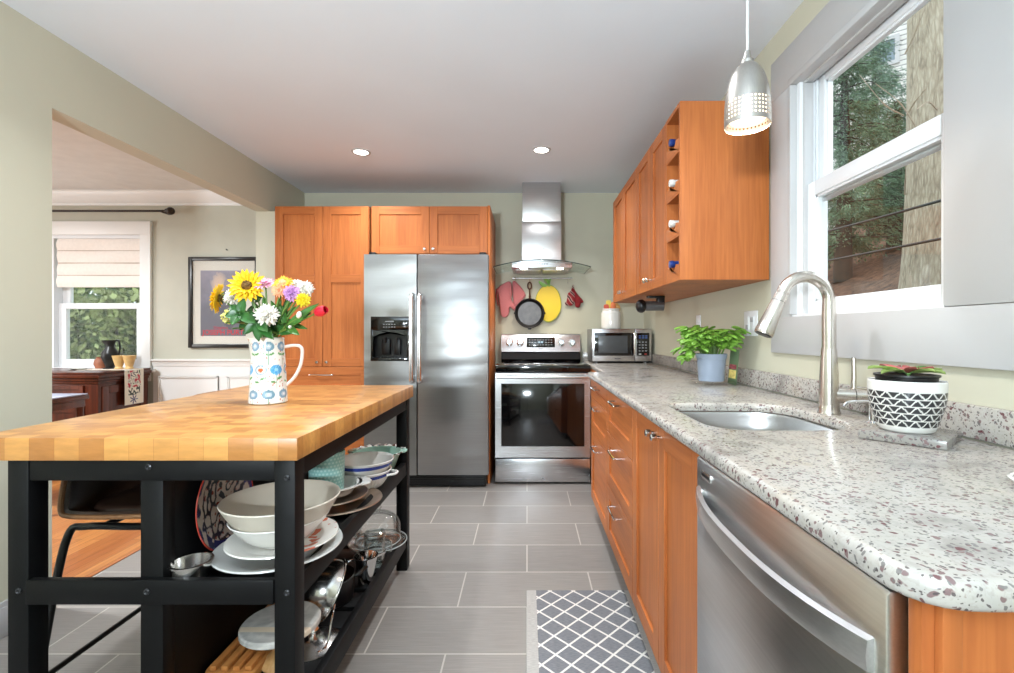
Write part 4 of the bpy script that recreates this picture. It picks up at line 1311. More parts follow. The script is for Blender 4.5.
for k, (a, L, el, m) in enumerate(((200, 0.085, 0.15, 'paleleaf'), (165, 0.075, 0.35, 'leaf'), (235, 0.07, 0.1, 'leaf'), (285, 0.06, 0.35, 'paleleaf'), (330, 0.07, 0.15, 'paleleaf'), (10, 0.06, 0.4, 'leaf'), (60, 0.06, 0.4, 'redleaf'),
                                  (110, 0.06, 0.5, 'redleaf'), (310, 0.05, 0.6, 'redleaf'), (255, 0.05, 0.6, 'redleaf'), (185, 0.1, 0.28, 'paleleaf'), (350, 0.075, 0.25, 'paleleaf'))):
    b = B(); ra = radians(a)
    broadleaf(b, (0.012*cos(ra), 0.012*sin(ra), 0.004), (cos(ra), sin(ra), el+0.25), L*0.8, 0.026, (0, 0, 1), 0.5, 0.35)
    b.build('leaf', m, suc)
b = B(); b.lathe([(0, 0.0), (0.058, 0.0), (0.03, 0.006), (0, 0.009)], 20); b.build('soil', mat('potting_soil', C(60, 44, 34), 0.9, var=0.4, vs=60), suc)

t = thing('trinket_dish', 'small white dish with a navy band at right worktop edge', 'dish', (0.828, 0.745, 0.9155), 0)
t.scale = (0.85, 0.85, 1)
b = B(); b.lathe([(0, 0), (0.05, 0), (0.066, 0.008), (0.068, 0.012), (0.064, 0.014), (0.05, 0.009), (0, 0.008)], 40); b.build('dish_body', 'porc', t)
b = B(); b.lathe([(0, 0.0083), (0.052, 0.0105), (0.059, 0.0135), (0.050, 0.0105), (0, 0.0093)], 40); b.build('navy_band', mat('navy_glaze', C(44, 58, 104), 0.2), t)

# ================================================================== BASIL
t = thing('coaster', 'small clear footed coaster under the basil pot', 'coaster', (0.885, 2.30, 0.9155), 0)
b = B(); b.box(-0.085, 0.105, -0.075, 0.075, 0.012, 0.018, 0.003); b.build('top', 'cglass', t)
for sx_, sy_ in ((-0.06, -0.055), (0.06, -0.055), (-0.06, 0.055), (0.06, 0.055)):
    b = B(); b.ball((sx_, sy_, 0.006), (0.006, 0.006, 0.0062), 10); b.build('foot', 'cglass', t)
bp = thing('basil_pot', 'blue grey plastic flower pot holding the basil', 'pot', (0.885, 2.30, 0.934), 0)
b = B(); b.lathe([(0, 0), (0.056, 0), (0.058, 0.003), (0.066, 0.105), (0.069, 0.107), (0.072, 0.128), (0.069, 0.130), (0.066, 0.128), (0.064, 0.10), (0.055, 0.006), (0, 0.006)], 40); b.build('pot', mat('blue_grey_plastic', C(148, 160, 178), 0.45), bp)
bs_ = thing('basil_plant', 'bushy bright green basil plant in the blue grey pot', 'plant', (0.885, 2.30, 1.045), 0)
b = B(); b.lathe([(0, 0.0), (0.062, 0.0), (0.05, 0.008), (0, 0.01)], 24); b.build('soil', bpy.data.materials['potting_soil'], bs_)
rng = random.Random(11)
stems = B()
bl = B()
for k in range(46):
    a = rng.uniform(0, 2*pi)
    q = sqrt(rng.random())
    base = Vector((0.045*q*cos(a), 0.045*q*sin(a), 0.004))
    top = Vector((0.140*q*cos(a)-0.012, 0.120*q*sin(a), 0.075+0.105*rng.random()*(1.15-q*0.5)))
    mid = (base+top)/2+Vector((0, 0, 0.025))
    path = smoothpath([base, mid, top], 4)
    stems.tube(path, 0.0022, 6)
    for n_, pt in enumerate([top, top, path[-3], path[-3], path[4], top, path[-2], path[3], path[5], path[5]]):
        aa = rng.uniform(0, 2*pi)
        dd = Vector((cos(aa)+0.6*(top.x)*8, sin(aa)+0.6*top.y*8, rng.uniform(-0.25, 0.55)))
        broadleaf(bl, pt, dd, rng.uniform(0.032, 0.062), rng.uniform(0.026, 0.040), (0, 0, 1), -0.5, 0.35, n=5)
# low drooping sprays on the left
for k in range(7):
    p = Vector((-0.09-0.05*rng.random(), rng.uniform(-.06, .05), 0.01+0.05*rng.random()))
    stems.tube([(-0.03, 0, 0.02), p*0.6+Vector((0, 0, 0.03)), p], 0.002, 6)
    for _ in range(3):
        broadleaf(bl, p, (rng.uniform(-1, .2), rng.uniform(-1, 1), rng.uniform(-.5, .3)), 0.05, 0.034, (0, 0, 1), -0.5, 0.4, n=5)
stems.build('stems', 'stemg', bs_)
fo = bl.build('foliage', 'basil', bs_); fo['kind'] = 'stuff'
tg = thing('plant_tag', 'tall card plant tag with printed picture leaning right of the basil', 'plant tag', (0.985, 2.275, 0.9155), 0)
tg.rotation_euler = (0, radians(6), radians(-62))
b = B(); b.box(-0.038, 0.010, -0.002, 0.002, 0.0, 0.17, 0.001); b.build('card', mat('tag_green', C(96, 116, 84), 0.5), tg)
b = B(); b.box(-0.034, 0.004, -0.0034, -0.0018, 0.03, 0.07, 0.0003); b.build('tag_panel', mat('tag_yellow', C(214, 190, 110), 0.5, var=0.3, vs=60), tg)
b = B(); b.box(-0.034, 0.004, -0.0034, -0.0018, 0.075, 0.096); b.build('tag_photo', mat('tag_red', C(150, 76, 80), 0.5, var=0.4, vs=80), tg)

# ================================================================== RUG
m, nt, p = newmat('lattice_rug')
o_ = nt.nodes.new('ShaderNodeTexCoord').outputs['Object']
xyz = nd(nt, 'ShaderNodeSeparateXYZ', {0: o_})
x, y = xyz.outputs[0], xyz.outputs[1]
def lat(sgn):
    s = mth(nt, 'MULTIPLY', mth(nt, 'ADD', x, mth(nt, 'MULTIPLY', y, sgn*0.98)), 1/0.104)
    f = mth(nt, 'ABSOLUTE', mth(nt, 'SUBTRACT', mth(nt, 'FRACT', mth(nt, 'ADD', s, 50.25)), 0.5))
    return mth(nt, 'LESS_THAN', f, 0.055)
ln = mth(nt, 'MAXIMUM', lat(1), lat(-1))
edge = mth(nt, 'MAXIMUM', mth(nt, 'LESS_THAN', x, -0.192), mth(nt, 'GREATER_THAN', x, 0.202))
nz = nd(nt, 'ShaderNodeTexNoise', {'Vector': nd(nt, 'ShaderNodeMapping', {'Vector': o_, 'Scale': (60, 320, 1)}).outputs[0], 'Scale': 1.0, 'Detail': 3.0})
gr = ramp(nt, nz.outputs[0], [(0.3, C(102, 103, 107)), (0.7, C(128, 129, 132))])
cr = ramp(nt, nz.outputs[0], [(0.3, C(206, 202, 194)), (0.7, C(228, 225, 218))])
c1 = mixc(nt, ln, gr, cr)
c2 = mixc(nt, edge, c1, ramp(nt, nz.outputs[0], [(0.3, C(160, 156, 150)), (0.7, C(184, 180, 174))]))
nt.links.new(c2, p.inputs['Base Color']); p.inputs['Roughness'].default_value = 0.95
bumpn(nt, p, nz.outputs[0], 0.4, 0.003)
M['rug'] = m
b = B(); b.box(-0.235, 0.235, -0.38, 0.38, 0, 0.007, 0.003)
tag(b.build('kitchen_rug', 'rug', loc=(0.233, 1.772, 0.0005)), 'grey rug with white diamond lattice in front of sink cabinet', 'rug')
# ================================================================== ISLAND
IX0, IX1, IY0, IY1 = -1.40, -0.572, 1.193, 2.41
isl = thing('kitchen_island', 'black island with butcher block top and slatted shelves', 'kitchen island', (0, 0, 0))
b = B(); b.box(IX0, IX1, IY0, IY1, 0.8425, 0.90, 0.003); b.build('butcher_block_top', 'block', isl)
def frame_part(name, *q, bev=0.003):
    b = B(); b.box(*q, bev); return b.build(name, 'frame', isl)
LX0, LX1 = -1.313, -0.586
LW = 0.053
ly0, ly1 = 1.210, 2.392
for x in (LX0, LX1-LW):
    for y in (ly0, ly1-LW):
        frame_part('leg', x, x+LW, y, y+LW, 0, 0.8425)
PX = -0.987
frame_part('post', PX, PX+0.058, ly0+0.012, ly0+0.055, 0, 0.8425)
frame_part('post', PX, PX+0.058, ly1-0.055, ly1-0.012, 0, 0.8425)
# apron rails
frame_part('apron', LX0+LW, LX1-LW, ly0+0.002, ly0+0.03, 0.787, 0.8425)
frame_part('apron', LX0+LW, LX1-LW, ly1-0.03, ly1-0.002, 0.787, 0.8425)
frame_part('apron', LX1-0.032, LX1-0.004, ly0+LW, ly1-LW, 0.787, 0.8425)
frame_part('apron', LX0+0.004, LX0+0.032, ly0+LW, ly1-LW, 0.787, 0.8425)
# middle rails (the front one crosses in front of the post)
frame_part('rail', LX0+LW-0.004, LX1-LW, ly0-0.004, ly0+0.016, 0.476, 0.538)
frame_part('rail', LX0+LW-0.004, LX1-LW, ly1-0.016, ly1+0.004, 0.476, 0.538)
frame_part('rail', LX1-0.030, LX1-0.004, ly0+LW, ly1-LW, 0.468, 0.530)
frame_part('rail', PX+0.01, PX+0.036, ly0+0.055, ly1-0.055, 0.468, 0.530)
# lower rails
frame_part('rail', PX, LX1-LW, ly0+0.006, ly0+0.03, 0.105, 0.168)
frame_part('rail', PX, LX1-LW, ly1-0.03, ly1-0.006, 0.105, 0.168)
frame_part('rail', LX1-0.030, LX1-0.004, ly0+LW, ly1-LW, 0.115, 0.185)
frame_part('rail', PX+0.01, PX+0.036, ly0+0.055, ly1-0.055, 0.115, 0.185)
# back board of the shelf bays
frame_part('divider', PX+0.037, PX+0.052, ly0+0.056, ly1-0.056, 0.15, 0.8425, bev=0.001)
# slatted shelves
for zt in (0.512, 0.168):
    b = B()
    n = 9
    pitch = (ly1-ly0-0.07)/n
    for k in range(n):
        y0 = ly0+0.035+k*pitch
        b.box(PX+0.053, LX1-0.031, y0, y0+pitch-0.026, zt-0.018, zt, 0.002)
    b.box(PX+0.053, PX+0.075, ly0+0.035, ly1-0.035, zt-0.034, zt-0.018); b.box(LX1-0.055, LX1-0.031, ly0+0.035, ly1-0.035, zt-0.034, zt-0.018)
    b.build('slatted_shelf', 'frame', isl)
M['bolt'] = mat('dark_bolt', C(70, 70, 72), 0.3, 0.8)
def bolt(x, y, z):
    b = B(); b.lathe([(0.0035, 0.0), (0.0075, 0.0), (0.0075, 0.0025), (0.0055, 0.0035), (0.0035, 0.0012), (0, 0.0012)], 14, mx=Matrix.Translation((x, y, z)) @ Matrix.Rotation(pi/2, 4, 'X'))
    b.build('bolt', 'bolt', isl)
bolt(PX+0.03, ly0+0.002, 0.822); bolt(PX+0.03, ly0-0.004, 0.510); bolt(LX1-0.02, ly0, 0.795); bolt(LX1-0.02, ly0, 0.505); bolt(LX0+0.03, ly0, 0.51)

# ---- things on the middle shelf
SZ = 0.5125
def dish(name, lab, cat, loc, prof, m, rot=(0, 0, 0), seg=48, group=None, part=None, sx=1, sy=1):
    b = B(); b.lathe(prof, seg, sx=sx, sy=sy)
    o = b.build(part or name, m, loc=loc, rot=rot)
    return tag(o, lab, cat, group)
plate = lambda r, h=0.022, w=0.4: [(0, 0), (r*0.58, 0), (r*0.6, 0.003), (r*0.72, h*0.45), (r*0.985, h*0.95), (r, h), (r*0.99, h+0.004), (r*0.96, h+0.003), (r*0.70, h*0.6), (r*0.58, 0.006), (0, 0.006)]
bowl = lambda r, h, t=0.006, f=0.42: [(0, 0), (r*f, 0), (r*(f+0.02), 0.004)] + [(r*f+(r-r*f)*(k/10)**0.62, 0.004+(h-0.004)*k/10) for k in range(1, 11)] + [(r-t*0.3, h+t*0.4), (r-t, h)] + [(max(0.001, r*f+(r-r*f)*(k/10)**0.62-t), 0.004+(h-0.004)*k/10) for k in range(9, 0, -1)] + [(r*f-t, t+0.003), (0, t+0.003)]
cx, cy = -0.722, 1.40
dish('platter', 'large grey white round platter at the bottom of the front stack', 'plate', (cx, cy, SZ), plate(0.172, 0.030), 'porcg', seg=64)
dish('dinner_plate', 'white plate with red painting between platter and bowls', 'plate', (cx+0.012, cy-0.002, SZ+0.0355), plate(0.150, 0.022), 'porc', seg=56)
b = B()
for pts in ([(0.07, -0.02), (0.10, -0.045), (0.13, -0.055), (0.135, -0.04), (0.11, -0.02), (0.085, 0.0)], [(0.085, -0.07), (0.10, -0.09), (0.115, -0.1), (0.11, -0.08)], [(0.10, 0.0), (0.125, -0.005), (0.135, 0.015), (0.115, 0.03)]):
    pass
dish('serving_bowl', 'white bowl nested under the wide cream bowl', 'bowl', (cx+0.002, cy, SZ+0.0425), bowl(0.134, 0.075), 'porc')
tilt_ = (radians(-4), radians(-1), 0)
dish('mixing_bowl', 'wide cream stoneware bowl topping the front stack', 'bowl', (cx+0.004, cy+0.004, SZ+0.064), bowl(0.160, 0.105, 0.007, 0.46), 'cream', seg=64)
# red crab-like brush marks are painted on the plate
pz = [o for o in bpy.data.objects if o.name == 'dinner_plate'][0]
pz.data.materials.clear()
m, nt, p = newmat('painted_plate')
nz = nd(nt, 'ShaderNodeTexNoise', {'Vector': objco(nt, (9, 14, 1), rot=(0, 0, 0.6)), 'Scale': 1.6, 'Detail': 2.0})
xyz = nd(nt, 'ShaderNodeSeparateXYZ', {0: nt.nodes.new('ShaderNodeTexCoord').outputs['Object']})
msk = mth(nt, 'MULTIPLY', mth(nt, 'GREATER_THAN', nz.outputs[0], 0.53), mth(nt, 'GREATER_THAN', xyz.outputs[0], 0.06))
nt.links.new(mixc(nt, msk, C(226, 222, 214), C(204, 120, 96)), p.inputs['Base Color']); p.inputs['Roughness'].default_value = 0.15
pz.data.materials.append(m)
# ornate platter leaning on the divider
def ornate(c):
    r = sqrt(c.x*c.x+c.y*c.y)
    if r > 0.168:
        return C(168, 58, 44)
    n = noise.noise(Vector((c.x*26, c.y*26, 3.1)))
    n2 = noise.noise(Vector((c.x*60, c.y*60, 8.1)))
    if r > 0.135:
        return C(28, 36, 92) if n > -0.05 else C(196, 176, 160)
    if abs(n) < 0.13:
        return C(36, 34, 60)
    if n2 > 0.35:
        return C(140, 64, 52)
    return C(196, 178, 164)
tb = B()
def pf(u, v):
    r = 0.175*v
    a = 2*pi*u
    return Vector((r*cos(a), r*sin(a), 0.028*v**3))
tb.sheet(pf, 160, 60, 0.005, wrap=True)
o = tb.build('decorated_platter', 'paint', loc=(-0.916, 1.44, SZ+0.139))
o.rotation_euler = (0, radians(86), 0)
o.scale = (0.78, 0.78, 0.5)
paint(o, ornate)
tag(o, 'navy and beige patterned platter with red rim leaning behind the bowls', 'plate')
# little metal bowl
b = B(); b.lathe([(0, 0), (0.036, 0), (0.042, 0.004), (0.0455, 0.02), (0.046, 0.042), (0.051, 0.044), (0.051, 0.048), (0.045, 0.048), (0.042, 0.03), (0.037, 0.008), (0, 0.006)], 36)
tag(b.build('metal_bowl', bpy.data.materials.get('satin_steel') or mat('satin_steel', (0.66, 0.64, 0.62, 1), 0.2, 1.0, var=0.02), loc=(-0.886, 1.265, SZ)), 'small shiny metal bowl at the front corner of the shelf', 'bowl')
M['pewter'] = mat('aged_silver', C(176, 158, 142), 0.28, 0.75, var=0.2, vs=20)
p1 = dish('tray', 'brown aged metal tray lying under the white baking dish', 'tray', (-0.715, 1.80, SZ), plate(0.165, 0.022), 'pewter', seg=56, group=None)
p2 = dish('tray', 'smaller brown metal tray stacked directly below the white baking dish', 'tray', (-0.735, 1.79, SZ+0.0265), plate(0.135, 0.02), 'pewter', seg=56)
# white baking dish with scalloped lugs
bd_ = thing('baking_dish', 'white oval baking dish with scalloped handles under the teal canister', 'baking dish', (-0.742, 1.785, SZ+0.052), radians(20))
b = B(); b.lathe([(0, 0), (0.085, 0), (0.09, 0.004), (0.115, 0.030), (0.122, 0.032), (0.122, 0.036), (0.112, 0.036), (0.09, 0.009), (0, 0.007)], 48, sx=1.0, sy=0.86); b.build('dish_body', 'porc', bd_)
for s in (-1, 1):
    b = B(); b.prism([(s*0.10, -0.05), (s*0.135, -0.045), (s*0.150, -0.03), (s*0.147, -0.016), (s*0.156, 0.0), (s*0.147, 0.016), (s*0.150, 0.03), (s*0.135, 0.045), (s*0.10, 0.05)], 2, 0.030, 0.036, 0.002); b.build('handle', 'porc', bd_)
# teal canister with dots
m, nt, p = newmat('teal_dotted_glaze')
t_ = nt.nodes.new('ShaderNodeTexCoord')
xyz = nd(nt, 'ShaderNodeSeparateXYZ', {0: t_.outputs['Object']})
th = mth(nt, 'MULTIPLY', mth(nt, 'ARCTAN2', xyz.outputs[1], xyz.outputs[0]), 30/(2*pi))
zz = mth(nt, 'MULTIPLY', xyz.outputs[2], 1/0.0125)
row = mth(nt, 'FLOOR', zz)
u_ = mth(nt, 'SUBTRACT', mth(nt, 'FRACT', mth(nt, 'ADD', th, mth(nt, 'MULTIPLY', mth(nt, 'MODULO', row, 2.0), 0.5))), 0.5)
v_ = mth(nt, 'SUBTRACT', mth(nt, 'FRACT', zz), 0.5)
d_ = mth(nt, 'SQRT', mth(nt, 'ADD', mth(nt, 'MULTIPLY', u_, u_), mth(nt, 'MULTIPLY', v_, v_)))
nt.links.new(mixc(nt, mth(nt, 'LESS_THAN', d_, 0.30), C(146, 198, 192), C(186, 222, 216)), p.inputs['Base Color']); p.inputs['Roughness'].default_value = 0.3
M['teal'] = m
b = B(); b.lathe([(0, 0), (0.056, 0), (0.060, 0.005), (0.064, 0.148), (0.062, 0.152), (0.058, 0.150), (0.055, 0.008), (0, 0.007)], 48)
tag(b.build('canister', 'teal', loc=(-0.742, 1.775, SZ+0.061)), 'teal dotted ceramic canister standing in the white baking dish', 'canister')
# blue banded bowls
M['bluegl'] = mat('cobalt_glaze', C(46, 66, 150), 0.2)
for z, r, h, lab in ((SZ, 0.108, 0.085, 'fluted white bowl with blue rim line below the other bowl'), (SZ+0.040, 0.118, 0.088, 'white bowl with broad blue band nested on top')):
    t = thing('banded_bowl', lab, 'bowl', (-0.672, 1.985, z), 0, 'blue banded bowls')
    b = B(); b.lathe(bowl(r, h), 48); b.build('bowl_body', 'porc', t)
    k0 = 0.74
    zf = lambda q: 0.004+(h-0.004)*q
    rf = lambda q: r*0.42+(r-r*0.42)*q**0.62
    b = B(); b.lathe([(rf(q)+0.0008, zf(q)) for q in (0.72, 0.78, 0.84, 0.90)] + [(rf(0.90)-0.001, zf(0.90)), (rf(0.72)-0.001, zf(0.72))], 48, closed=True); b.build('blue_band', 'bluegl', t)
    if z == SZ:
        b = B()
        for k in range(40):
            a = 2*pi*k/40
            b.tube([(rf(q)*cos(a)*1.002, rf(q)*sin(a)*1.002, zf(q)) for q in (0.1, 0.3, 0.5, 0.65)], 0.0016, 5)
        b.build('fluting', 'porc', t)
        b = B(); b.tube(smoothpath([(0.10, -0.035, 0.07), (0.128, -0.02, 0.072), (0.133, 0, 0.072), (0.128, 0.02, 0.072), (0.10, 0.035, 0.07)], 4), 0.005, 8); b.build('handle', 'porc', t)
# mint dish with black leaf print
def leafp(c):
    n = noise.noise(Vector((c.x*46, c.y*46, c.z*20)))
    return C(40, 42, 44) if n > 0.12 else C(226, 224, 216)
t = thing('printed_dish', 'mint dish with black and white leaf print inside at shelf end', 'dish', (-0.705, 2.262, SZ), 0)
t.scale = (0.84, 0.84, 1.0)
b = B(); b.lathe([(0, 0), (0.085, 0), (0.09, 0.005), (0.125, 0.085), (0.13, 0.092), (0.126, 0.092), (0.12, 0.085), (0.086, 0.009), (0, 0.007)], 48); b.build('dish_body', mat('mint_glaze', C(166, 206, 190), 0.25), t)
b = B()
b.sheet(lambda u, v: Vector(((0.124+0.030*v)*cos(2*pi*u), (0.124+0.030*v)*sin(2*pi*u), 0.090+0.006*v+0.003*sin(2*pi*u*18)*v)), 180, 8, 0.003, wrap=True)
paint(b.build('printed_rim', 'paint', t), leafp)
for s in (-1, 1):
    b = B(); b.prism([(s*0.13, -0.045), (s*0.160, -0.03), (s*0.166, 0), (s*0.160, 0.03), (s*0.13, 0.045)], 2, 0.091, 0.098, 0.002); b.build('handle', bpy.data.materials['mint_glaze'], t)

# ---- things on the bottom shelf
BZ = 0.1685
t = thing('bread_board', 'slatted wooden bread board lying on the bottom shelf', 'cutting board', (-0.852, 1.62, BZ), radians(0))
M['beech'] = wood('beech_wood', C(206, 142, 78), C(172, 104, 50), 1, rough=0.45)
b = B()
b.prism([(x, y) for x, y in rrect(-0.074, 0.074, -0.27, 0.27, 0.035)], 2, 0.0, 0.022, 0.004); b.build('tray_base', 'beech', t)
for k in range(4):
    x = -0.051+k*0.034
    b = B(); b.box(x-0.010, x+0.010, -0.245, 0.245, 0.022, 0.036, 0.003); b.build('slat', 'beech', t)
t = thing('cake_stand', 'marble topped cake stand on turned wooden foot, bottom shelf', 'cake stand', (-0.742, 1.445, BZ), 0)
M['turned'] = wood('pale_turned_wood', C(206, 164, 110), C(178, 130, 78), 2, rough=0.5)
b = B(); b.lathe([(0, 0), (0.052, 0), (0.055, 0.006), (0.050, 0.014), (0.030, 0.03), (0.020, 0.045), (0.024, 0.054), (0.018, 0.062), (0.016, 0.09), (0.024, 0.100), (0.04, 0.105), (0, 0.105)], 36); b.build('foot', 'turned', t)
m, nt, p = newmat('striped_marble')
o_ = nt.nodes.new('ShaderNodeTexCoord').outputs['Object']
sp_ = nd(nt, 'ShaderNodeSeparateXYZ', {0: o_})
nz = nd(nt, 'ShaderNodeTexNoise', {'Vector': o_, 'Scale': 14.0, 'Detail': 5.0, 'Distortion': 1.5})
bse = ramp(nt, nz.outputs[0], [(0.35, C(176, 172, 166)), (0.65, C(212, 208, 200))])
st_ = mth(nt, 'LESS_THAN', mth(nt, 'ABSOLUTE', mth(nt, 'ADD', sp_.outputs[1], 0.045)), 0.012)
nt.links.new(mixc(nt, st_, bse, C(232, 214, 188)), p.inputs['Base Color']); p.inputs['Roughness'].default_value = 0.25
M['marble'] = m
b = B(); b.lathe([(0, 0.105), (0.106, 0.105), (0.111, 0.110), (0.111, 0.122), (0.107, 0.126), (0, 0.126)], 56); b.build('marble_top', 'marble', t)
# big steel bowl on its side, lids and pan behind the front leg
b = B(); b.lathe([(0, 0), (0.05, 0)] + [(0.05+0.065*sin(pi/2*k/10), 0.10*(1-cos(pi/2*k/10))+0.0) for k in range(1, 11)] + [(0.122, 0.101), (0.122, 0.104), (0.113, 0.102)] + [(0.047+0.065*sin(pi/2*k/10), 0.10*(1-cos(pi/2*k/10))+0.003) for k in range(9, 0, -1)] + [(0, 0.004)], 48)
o = b.build('steel_bowl', bpy.data.materials['satin_steel'], loc=(-0.752, 1.64, BZ+0.136)); o.rotation_euler = (radians(117), 0, radians(115)); o.scale = (0.84,)*3
tag(o, 'large shiny steel bowl resting on its side on bottom shelf', 'bowl')
M['copper'] = mat('copper', C(206, 140, 112), 0.22, 1.0)
lid = thing('pan_lid', 'stainless pan lid with bowed wire handle lying on bottom shelf', 'lid', (-0.688, 1.53, BZ), 0)
b = B(); b.lathe([(0, 0.028), (0.03, 0.026), (0.06, 0.018), (0.082, 0.005), (0.090, 0.003), (0.090, 0.0), (0.080, 0.001), (0.058, 0.015), (0.03, 0.023), (0, 0.025)], 44); b.build('cover', bpy.data.materials['satin_steel'], lid)
b = B(); b.lathe([(0, 0.027), (0.012, 0.027), (0.014, 0.04), (0.022, 0.048), (0.018, 0.055), (0, 0.056)], 24); b.build('knob', 'chrome', lid)
b = B(); b.tube(smoothpath([(0.045, -0.06, 0.012), (0.062, -0.03, 0.02), (0.066, 0.0, 0.09), (0.062, 0.03, 0.11)], 5), 0.0028, 8); b.build('wire_handle', 'chrome', lid)
pan = thing('saucepan', 'black saucepan standing behind the steel bowl on bottom shelf', 'pan', (-0.74, 1.79, BZ), 0)
b = B(); b.lathe([(0, 0), (0.082, 0), (0.088, 0.006), (0.09, 0.085), (0.093, 0.088), (0.090, 0.09), (0.086, 0.086), (0.084, 0.008), (0, 0.006)], 40); b.build('pan_body', 'black', pan)
b = B(); b.tube(smoothpath([(0.08, 0.02, 0.075), (0.10, 0.03, 0.08), (0.118, 0.09, 0.085)], 4), 0.008, 8); b.build('handle', 'black', pan)
cup = thing('steel_cup', 'tapered stainless measuring cup with handle on bottom shelf', 'cup', (-0.640, 1.90, BZ), 0)
b = B(); b.lathe([(0, 0), (0.026, 0), (0.028, 0.004), (0.030, 0.03), (0.046, 0.108), (0.048, 0.112), (0.044, 0.112), (0.028, 0.03), (0.024, 0.006), (0, 0.005)], 36); b.build('cup_body', 'chrome', cup)
b = B(); b.tube(smoothpath([(-0.04, -0.012, 0.100), (-0.062, -0.03, 0.098), (-0.066, -0.03, 0.06), (-0.06, -0.026, 0.03)], 5), 0.005, 8, flat=0.6); b.build('handle', 'chrome', cup)
jar = thing('glass_jar', 'clear glass jar with metal band beside the cake dome', 'jar', (-0.655, 2.06, BZ), 0)
b = B(); b.lathe([(0, 0), (0.042, 0), (0.045, 0.004), (0.045, 0.13), (0.042, 0.135), (0.042, 0.14), (0.039, 0.138), (0.042, 0.128), (0.042, 0.006), (0, 0.004)], 36); b.build('glass_body', 'cglass', jar)
b = B(); b.lathe([(0.0455, 0.05), (0.047, 0.05), (0.047, 0.058), (0.0455, 0.058)], 36, closed=True); b.tube([(0.047, 0, 0.054), (0.070, 0, 0.054), (0.072, 0, 0.10), (0.066, 0, 0.104)], 0.0028, 8); b.build('metal_band', 'chrome', jar)
t = thing('glass_cake_plate', 'clear glass plate under the dome on bottom shelf', 'plate', (-0.695, 2.235, BZ), 0)
b = B(); b.lathe([(0, 0), (0.06, 0), (0.062, 0.01), (0.128, 0.022), (0.132, 0.026), (0.126, 0.027), (0.06, 0.014), (0, 0.013)], 48); b.build('plate_body', 'cglass', t)
b = B(); b.tube([Vector((0.130*cos(a), 0.130*sin(a), 0.026)) for a in [2*pi*k/48 for k in range(48)]], 0.0028, 6, closed=True); b.build('rim', mat('glass_rim', C(176, 184, 182), 0.1), t)
t = thing('glass_dome', 'clear glass cake dome with knob on the glass plate', 'cloche', (-0.695, 2.235, BZ+0.0285), 0)
b = B(); b.lathe([(0.102, 0.0), (0.102, 0.06)] + [(0.102*cos(radians(q)), 0.06+0.075*sin(radians(q))) for q in range(10, 90, 10)] + [(0.012, 0.136), (0.010, 0.142), (0.016, 0.150), (0.014, 0.162), (0, 0.166)], 48); b.build('dome', 'cglass', t)
b = B(); b.tube([Vector((0.102*cos(a), 0.102*sin(a), 0.002)) for a in [2*pi*k/48 for k in range(48)]], 0.0022, 6, closed=True); b.build('rim', bpy.data.materials['glass_rim'], t)

# ================================================================== JUG AND FLOWERS
JX, JY, JZ = -0.972, 1.80, 0.9005
jug = thing('jug', 'white jug with blue flower pattern on the butcher block', 'jug', (JX, JY, JZ), radians(20))
jp = [(0, 0), (0.060, 0.0), (0.0655, 0.003)] + [(0.066-0.012*(k/60), 0.003+0.232*k/60) for k in range(1, 61)] + [(0.0545, 0.243), (0.052, 0.245), (0.049, 0.240), (0.052, 0.10), (0.058, 0.008), (0, 0.008)]
b = B(); b.lathe(jp, 220)
for v in b.bm.verts:
    r = sqrt(v.co.x**2+v.co.y**2)
    if v.co.z > 0.19 and v.co.x < 0:
        k = (v.co.z-0.19)/0.055
        a = abs(atan2(v.co.y, -v.co.x))
        v.co.x -= 0.022*k*k*max(0, 1-a/0.7)**1.3
jb = b.build('jug_body', 'paint', jug)
JR = 0.0605
rng = random.Random(4)
dots = [(rng.uniform(-pi*JR, pi*JR), rng.uniform(0.008, 0.235)) for _ in range(230)]
P = 2*pi*JR/7
def jugpaint(c):
    wht = C(228, 226, 218)
    r = sqrt(c.x*c.x+c.y*c.y)
    z = c.z
    if z < 0.002 or (z > 0.238) or r < 0.0535-(0.0 if z < 0.2 else -0.0):
        if r < 0.0525:
            return wht
    s = (atan2(c.y, c.x)+radians(81))*JR
    def wrap(s0):
        return (s-s0+P/2) % P - P/2
    k = int(math.floor((s+P/2)/P))
    for zc, off, ry, typ in ((0.212, 0, 0.017, 0), (0.036, 0, 0.018, 0), (0.126, P/2, 0.019, 1)):
        ds = wrap(off)
        kk = int(math.floor((s-off+P/2)/P)) % 2
        d = sqrt((ds/1.18)**2+((z-zc))**2)
        if typ == 0:
            if d < 0.004: return C(222, 226, 228)
            if d < 0.009: return C(176, 192, 204)
            if d < 0.0175: return C(120, 150, 172) if kk else C(104, 140, 158)
        else:
            if kk:
                if d < 0.008: return C(208, 100, 56)
                if d < 0.0125: return C(232, 228, 220)
                if d < 0.0185: return C(132, 160, 180)
            else:
                if d < 0.006: return C(140, 196, 224)
                if d < 0.019: return C(70, 150, 204) if noise.noise(Vector((ds*500, z*500, 0))) > -0.2 else C(130, 186, 220)
    for off, z0, z1 in ((0, 0.146, 0.195), (P/2, 0.055, 0.108), (0, 0.0, 0.02)):
        ds = wrap(off)
        if z0 < z < z1 and abs(ds) < 0.0011: return C(128, 166, 140)
        for sg in (-1, 1):
            zl = z0+(z1-z0)*(0.72 if sg > 0 or off == 0 else 0.45)
            if z1-z0 > 0.03:
                u = (ds*sg-0.011)/0.010
                v = (z-zl-0.25*abs(ds))/0.0042
                if u*u+v*v < 1: return C(88, 140, 78)
    for (a, q) in dots:
        if (s-a)**2*1.4+(z-q)**2 < 0.0024**2:
            return C(190, 76, 50)
    return wht
paint(jb, jugpaint)
